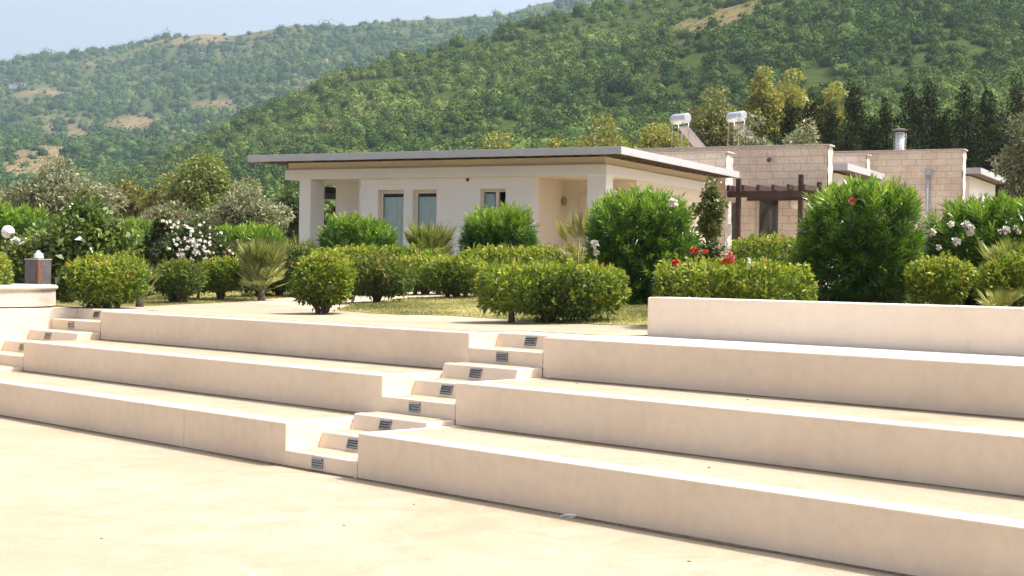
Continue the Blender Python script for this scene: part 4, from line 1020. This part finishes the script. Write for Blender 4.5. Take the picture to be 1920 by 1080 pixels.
tree('olive_tree', 'tall pale olive tree filling the right picture edge', 1866, 2010, 158, 46, 'olive', 13000, .14, .3, 34, .1, .9, 'tree', 'olive trees', 'bark', .3, .16, 67, .5)
# --- broadleaf and golden trees behind
tree('broadleaf_tree', 'dark green leafy tree between the silvery olive and the white bungalow', 496, 600, 352, 56, 'green', 6500, .17, .45, 22, .06, .9, 'tree', None, 'bark', .3, .12, 71)
tree('lime_green_tree', 'bright lime-green tree rising above the silvery olive', 322, 442, 290, 78, 'lime', 8000, .22, .4, 24, .1, .8, 'tree', 'yellow-green trees beyond the garden', 'bark_pale', .2, .16, 72)
tree('golden_tree', 'brownish tree behind the large round olive', 186, 286, 340, 82, 'goldbrown', 6000, .22, .4, 22, .1, .8, 'tree', 'yellow-green trees beyond the garden', 'bark_pale', .2, .16, 73)
tree('golden_tree', 'brown-green tree directly left of the bright lime-green tree', 276, 372, 324, 80, 'goldbrown', 6000, .22, .4, 22, .08, .8, 'tree', 'yellow-green trees beyond the garden', 'bark_pale', .2, .16, 74, .5)
tree('golden_tree', 'low ochre treetop showing above the middle of the bungalow roof', 864, 992, 251, 84, 'gold', 6500, .22, .4, 22, .2, .8, 'tree', 'yellow-green trees beyond the garden', 'bark_pale', .2, .16, 75)
tree('golden_tree', 'small ochre treetop just above the roof edge, between two wider ones', 1006, 1070, 262, 84, 'gold', 3500, .22, .4, 16, .2, .8, 'tree', 'yellow-green trees beyond the garden', 'bark_pale', .2, .12, 76, .5)
tree('golden_tree', 'wide ochre tree above the roof corner of the white bungalow', 1070, 1188, 222, 84, 'gold', 7000, .22, .4, 24, .2, .8, 'tree', 'yellow-green trees beyond the garden', 'bark_pale', .2, .16, 77, .42)
tree('golden_tree', 'golden tree right behind the first solar water tank', 1168, 1290, 230, 86, 'gold', 7000, .22, .4, 24, .2, .8, 'tree', 'yellow-green trees beyond the garden', 'bark_pale', .2, .16, 78, .6)
tree('golden_tree', 'tall olive-gold tree between the two solar water tanks', 1274, 1398, 160, 88, 'goldbrown', 9000, .22, .4, 30, .15, .8, 'tree', 'yellow-green trees beyond the garden', 'bark_pale', .2, .18, 79, .42)
tree('golden_tree', 'tall slender yellow tree with a pale trunk, right of the second tank', 1392, 1462, 127, 90, 'gold', 6000, .22, .4, 22, .25, .8, 'tree', 'yellow-green trees beyond the garden', 'bark_pale', .2, .2, 80, .6)
tree('golden_tree', 'broad bright yellow tree beside the dark cypresses', 1432, 1528, 130, 92, 'gold', 8000, .22, .4, 26, .2, .8, 'tree', 'yellow-green trees beyond the garden', 'bark_pale', .2, .2, 81, .7)
tree('golden_tree', 'yellow treetop peeping out between two dark cypresses', 1528, 1590, 156, 94, 'gold', 3500, .22, .4, 16, .3, .8, 'tree', 'yellow-green trees beyond the garden', 'bark_pale', .2, .16, 82, .6)
# --- cypresses
cyp = [(1455, 1492, 188, 80, 'shortest cypress, leftmost of the dark row beside the yellow trees'), (1492, 1556, 162, 78, 'broad cypress right of the yellow trees, above the pale olive'), (1530, 1578, 196, 73, 'lower cypress standing before the gap with the yellow treetop'),
       (1572, 1622, 150, 78, 'narrow tall cypress right of the yellow treetop'), (1612, 1650, 214, 72, 'short cypress just left of the white chimney'), (1632, 1672, 182, 76, 'slim cypress directly behind the white chimney'),
       (1676, 1728, 150, 78, 'left one of the tall twin cypresses right of the chimney'), (1716, 1760, 146, 80, 'right one of the tall twin cypresses, slightly taller than its neighbour'), (1750, 1790, 205, 73, 'short cypress right of the tall twin cypresses'),
       (1776, 1834, 156, 77, 'full tall cypress above the right end of the stone wall'), (1826, 1868, 162, 80, 'bluish dark cypress left of the tall pale olive'), (1868, 1930, 136, 86, 'tallest dark treetop at the right picture edge'),
       (1418, 1470, 240, 70, 'low dark conifer behind the first pale olive crown'), (1560, 1606, 226, 68, 'low cypress behind the end of the tall stone wall'), (1680, 1722, 228, 68, 'low dark cypress right behind the chimney guard'), (1836, 1892, 232, 68, 'low dark conifer behind the farthest canopy')]
for i, c_ in enumerate(cyp): cypress(c_[4], c_[0], c_[1], c_[2], c_[3], 5200, 90 + i)

# ================================================================== hills
NEAR = [(-700, 500), (-400, 470), (0, 430), (187, 337), (300, 300), (373, 263), (433, 227), (500, 197), (567, 167), (640, 140), (723, 113), (820, 95), (907, 71), (953, 55), (1000, 47), (1073, 20), (1153, 10), (1207, -6), (1400, -70), (1700, -110), (2000, -120), (2600, -150)]
FAR = [(-800, 190), (-400, 150), (0, 118), (60, 106), (120, 103), (220, 90), (300, 73), (380, 64), (430, 68), (480, 60), (540, 48), (640, 50), (690, 43), (780, 38), (830, 35), (940, 30), (975, 16), (1010, 6), (1080, 0), (1200, -12), (1500, -40), (2600, -60)]
def elev(px, py): return (514 - 16 * (960 - px) / 960 * 1.0 - py) / F_PX if False else (513.9 + (px - 960) * .0165 - py) / F_PX
class Hill:
    def __init__(s, ridge, D0, D1, z0, seed, amp, power, bare):
        s.r = np.array(ridge, float); s.D0, s.D1, s.z0, s.seed, s.amp, s.power, s.bare = D0, D1, z0, seed, amp, power, bare
    def at(s, px, t):
        px = np.asarray(px, float); t = np.asarray(t, float)
        e1 = elev(px, np.interp(px, s.r[:, 0], s.r[:, 1])); e0 = (s.z0 - EYE) / s.D0
        tt = np.clip(t, 0, 1.0)
        Dr = s.D1 * (1 + .06 * np.sin(px * .004 + s.seed))
        D = s.D0 + (Dr - s.D0) * tt + np.clip(t - 1, 0, 1) * s.D1 * .8
        e = e0 + (e1 - e0) * tt ** s.power
        x = (px - 960) / F_PX * D; z = EYE + D * e
        rel = fbm(x / s.D1 * 9, D / s.D1 * 9, s.seed, 4, 1.0) * s.amp * np.sin(np.pi * np.clip(tt, 0, 1)) ** .6
        z = z + rel - np.clip(t - 1, 0, 1) * D * .25
        return x, D, z
    def bareness(s, px, py, x, D):
        v = fbm(x / s.D1 * 22, D / s.D1 * 22, s.seed + 50, 4, 1.0) * (.13 if s.D0 < 200 else .23)
        for (cx, cy, sx, sy, a) in s.bare: v = v + a * np.exp(-((px - cx) / sx) ** 2 - ((py - cy) / sy) ** 2)
        return v
def hill_mesh(name, hl, px0, px1, nx, nt_, m):
    px = np.linspace(px0, px1, nx); t = np.concatenate([np.linspace(0, 1, nt_), [1.05, 1.2, 1.5, 2.0]])
    PX, T = np.meshgrid(px, t); x, D, z = hl.at(PX, T); py = 513.9 + (PX - 960) * .0165 - (z - EYE) / D * F_PX
    z[0] -= 6
    b = hl.bareness(PX, py, x, D)
    idx = np.arange(PX.size).reshape(PX.shape); q = np.stack([idx[:-1, :-1], idx[:-1, 1:], idx[1:, 1:], idx[1:, :-1]], -1).reshape(-1, 4)
    me = mesh_np(name, np.stack([x.ravel(), D.ravel(), z.ravel()], 1), q)
    at = me.attributes.new('bare', 'FLOAT', 'POINT'); at.data.foreach_set('value', b.ravel().astype(np.float32))
    o = struct(name, me, m); me.polygons.foreach_set('use_smooth', [True] * len(me.polygons)); return o
near = Hill(NEAR, 118, 470, 3.6, 3, 3.2, .85, [(1310, 45, 75, 50, .60), (1235, 125, 35, 45, .48), (1400, 35, 60, 26, .42), (1500, 45, 50, 30, .25), (1060, 60, 80, 18, .35), (980, 115, 60, 14, .15), (1560, 70, 40, 30, .2)])
far = Hill(FAR, 420, 1500, 22, 8, 9, .9, [(125, 285, 75, 50, .6), (60, 218, 90, 22, .45), (40, 320, 70, 40, .4), (255, 235, 50, 24, .6), (330, 262, 25, 22, .5), (190, 190, 50, 10, .45), (90, 175, 60, 10, .35), (280, 145, 60, 14, .35), (395, 72, 35, 10, .5), (400, 200, 60, 16, .45), (350, 85, 60, 14, .3), (480, 150, 70, 12, .25), (150, 120, 60, 8, .25), (30, 330, 60, 30, .5)])
hill_mesh('near_hill', near, -600, 2500, 230, 90, M['hill']); hill_mesh('far_hill', far, -700, 1700, 220, 110, M['farhill'])
def wood(name, hl, N, px0, px1, rsz, nl, matk, label, t0, thr, tpow, tufts):
    parts = []
    for (N_, rs, nl_, low) in ((N, rsz, nl, False), (tufts[0], tufts[1], tufts[2], True)):
        px = rng.uniform(px0, px1, N_); t = t0 + (1.0 - t0) * rng.random(N_) ** tpow * 1.002
        x, D, z = hl.at(px, t); py = 513.9 + (px - 960) * .0165 - (z - EYE) / D * F_PX
        b = hl.bareness(px, py, x, D) + rng.normal(0, .11, N_)
        k = (b > thr - .15) if low else ((b < thr) | (rng.random(N_) < .16))
        x, D, z, b = x[k], D[k], z[k], b[k]; n = len(x)
        big = fbm(x / 14, D / 14, 77, 3, 1.0)
        r = rng.uniform(*rs, n) * (1 + .45 * (rng.random(n) < .12)) * (1 + .22 * np.clip(big, -1.2, 1.5)) * (np.where(b > thr - .06, .6, 1) if not low else 1) * (.45 + .55 * np.clip(D / hl.D1 * 1.4, 0, 1))
        sp = np.clip(.42 + .13 * fbm(x / 30, D / 30, 70, 3, 1.0) + rng.normal(0, .16, n), 0, 1)
        if low: sp = np.clip(sp + .32, 0, 1)
        if not low:      # closed lumpy inner crown
            th_ = np.arange(8) * math.pi / 4; ph_ = np.array([-.25, .15, .55, .95, 1.57]); q_ = rng.uniform(.9, 1.5, (n, 1, 1))
            dv = np.stack([np.cos(ph_)[:, None] * np.cos(th_)[None], np.cos(ph_)[:, None] * np.sin(th_)[None], np.repeat(np.sin(ph_)[:, None], 8, 1)], -1)
            jit = 1 + rng.uniform(-.20, .16, (n, 5, 8)); jit[:, 4] = jit[:, 4, :1]
            Pc = np.stack([x, D, z], 1)[:, None, None] + dv[None] * (jit * (r * .64)[:, None, None])[..., None] * np.concatenate([np.ones((n, 1, 1, 2)), q_[..., None]], -1)
            ii = np.arange(40).reshape(5, 8); fq = np.stack([ii[:-1], np.roll(ii[:-1], -1, 1), np.roll(ii[1:], -1, 1), ii[1:]], -1).reshape(-1, 4)
            Fc = (fq[None] + (np.arange(n) * 40)[:, None, None]).reshape(-1, 4)
            parts.append((Pc.reshape(-1, 3), Fc, np.repeat(sp, len(fq)) + rng.normal(0, .05, n * len(fq)) - .05))
        v = unit(rng.normal(size=(n, nl_, 3))); v[..., 2] = np.abs(v[..., 2]) * 1.0 - .12
        lump = 1 + .30 * np.sin(v[..., 0] * 6 + rng.random((n, 1)) * 6) * np.sin(v[..., 1] * 6 + rng.random((n, 1)) * 6) + .14 * np.sin(v[..., 2] * 9 + rng.random((n, 1)) * 6)
        sq = q_ if not low else rng.uniform(.7, 1.1, (n, 1, 1))
        P = np.stack([x, D, z], 1)[:, None] + v * (r[:, None] * lump * (1 - np.abs(rng.normal(0, .16, (n, nl_)))))[..., None] * np.concatenate([np.ones((n, 1, 2)), sq], -1)
        d = v * .7 + rng.normal(0, .5, v.shape) + [0, 0, .2]
        ln = np.minimum(np.repeat(r, nl_), 2.6 if hl.D0 < 200 else 9) * rng.uniform(.13, .26, n * nl_) * (1.1 if low else 1)
        vn = (v + rng.normal(0, .45, v.shape)).reshape(-1, 3); d = np.cross(vn, rng.normal(size=vn.shape))
        V, Fq = leaves(P.reshape(-1, 3), d, ln, ln * .8, .1, .1, vn)
        parts.append((V, Fq, np.repeat(sp, nl_) + rng.normal(0, .06, n * nl_)))
    V, Fq, T = join(parts)
    o = struct(name, mesh_np(name, V, Fq, np.clip(T, 0, 1)), L[matk], 'stuff', label); o['category'] = 'woodland'; return o
wood('hillside_scrub', near, 9500, 60, 2120, (1.15, 2.6), 210, 'macchia', 'dense green scrub and trees covering the near hillside', 0.0, .62, 1.25, (9000, (.5, 1.0), 40))
wood('far_hillside_wood', far, 11000, -120, 1330, (2.4, 5.4), 90, 'farwood', 'bluish woods scattered over the distant hillside', 0.0, .50, 1.1, (12000, (1.0, 2.2), 26))
# house far up on the hillside
x, D, z = far.at(38.0, .62); 
for t_ in np.linspace(.2, .95, 200):
    x, D, z = far.at(38.0, t_)
    if 513.9 + (38 - 960) * .0165 - (z - EYE) / D * F_PX < 166: break
th = thing('hill_house', 'tiny white house with a reddish roof high on the distant hillside', 'house', (float(x), float(D) - 6, float(z) + 1.0), .2)
th.scale = (.75, .75, .7)
bx('wall', (-7, -4, -4), (5, 4, 3.4), M['house'], th, 0); bx('annex_wall', (-13, -2, -4), (-7.05, 4, 2.0), M['house'], th, 0)
bm = bmesh.new(); box(bm, (-7.6, -4.8, 3.45), (5.6, 4.6, 3.9)); box(bm, (-13.4, -2.6, 2.05), (-7.7, 4.4, 2.4)); obj('roof', bm, M['terracotta'], th)
bm = bmesh.new()
for s in (-5, -1.5, 2): box(bm, (s, -4.06, .4), (s + 1.6, -3.98, 2.2))
obj('window', bm, M['dark'], th)
# ================================================================== air
m = bpy.data.materials.new('haze_air'); m.use_nodes = True; nt = m.node_tree; nt.nodes.remove(nt.nodes['Principled BSDF'])
pv = nt.nodes.new('ShaderNodeVolumePrincipled'); pv.inputs['Density'].default_value = .00015; pv.inputs['Color'].default_value = (.62, .80, 1.0, 1); pv.inputs['Anisotropy'].default_value = .1
nt.links.new(pv.outputs[0], nt.nodes['Material Output'].inputs['Volume'])
bm = bmesh.new(); box(bm, (-1600, -120, -8), (1600, 3400, 420)); o = struct('haze', bm, m, 'stuff')
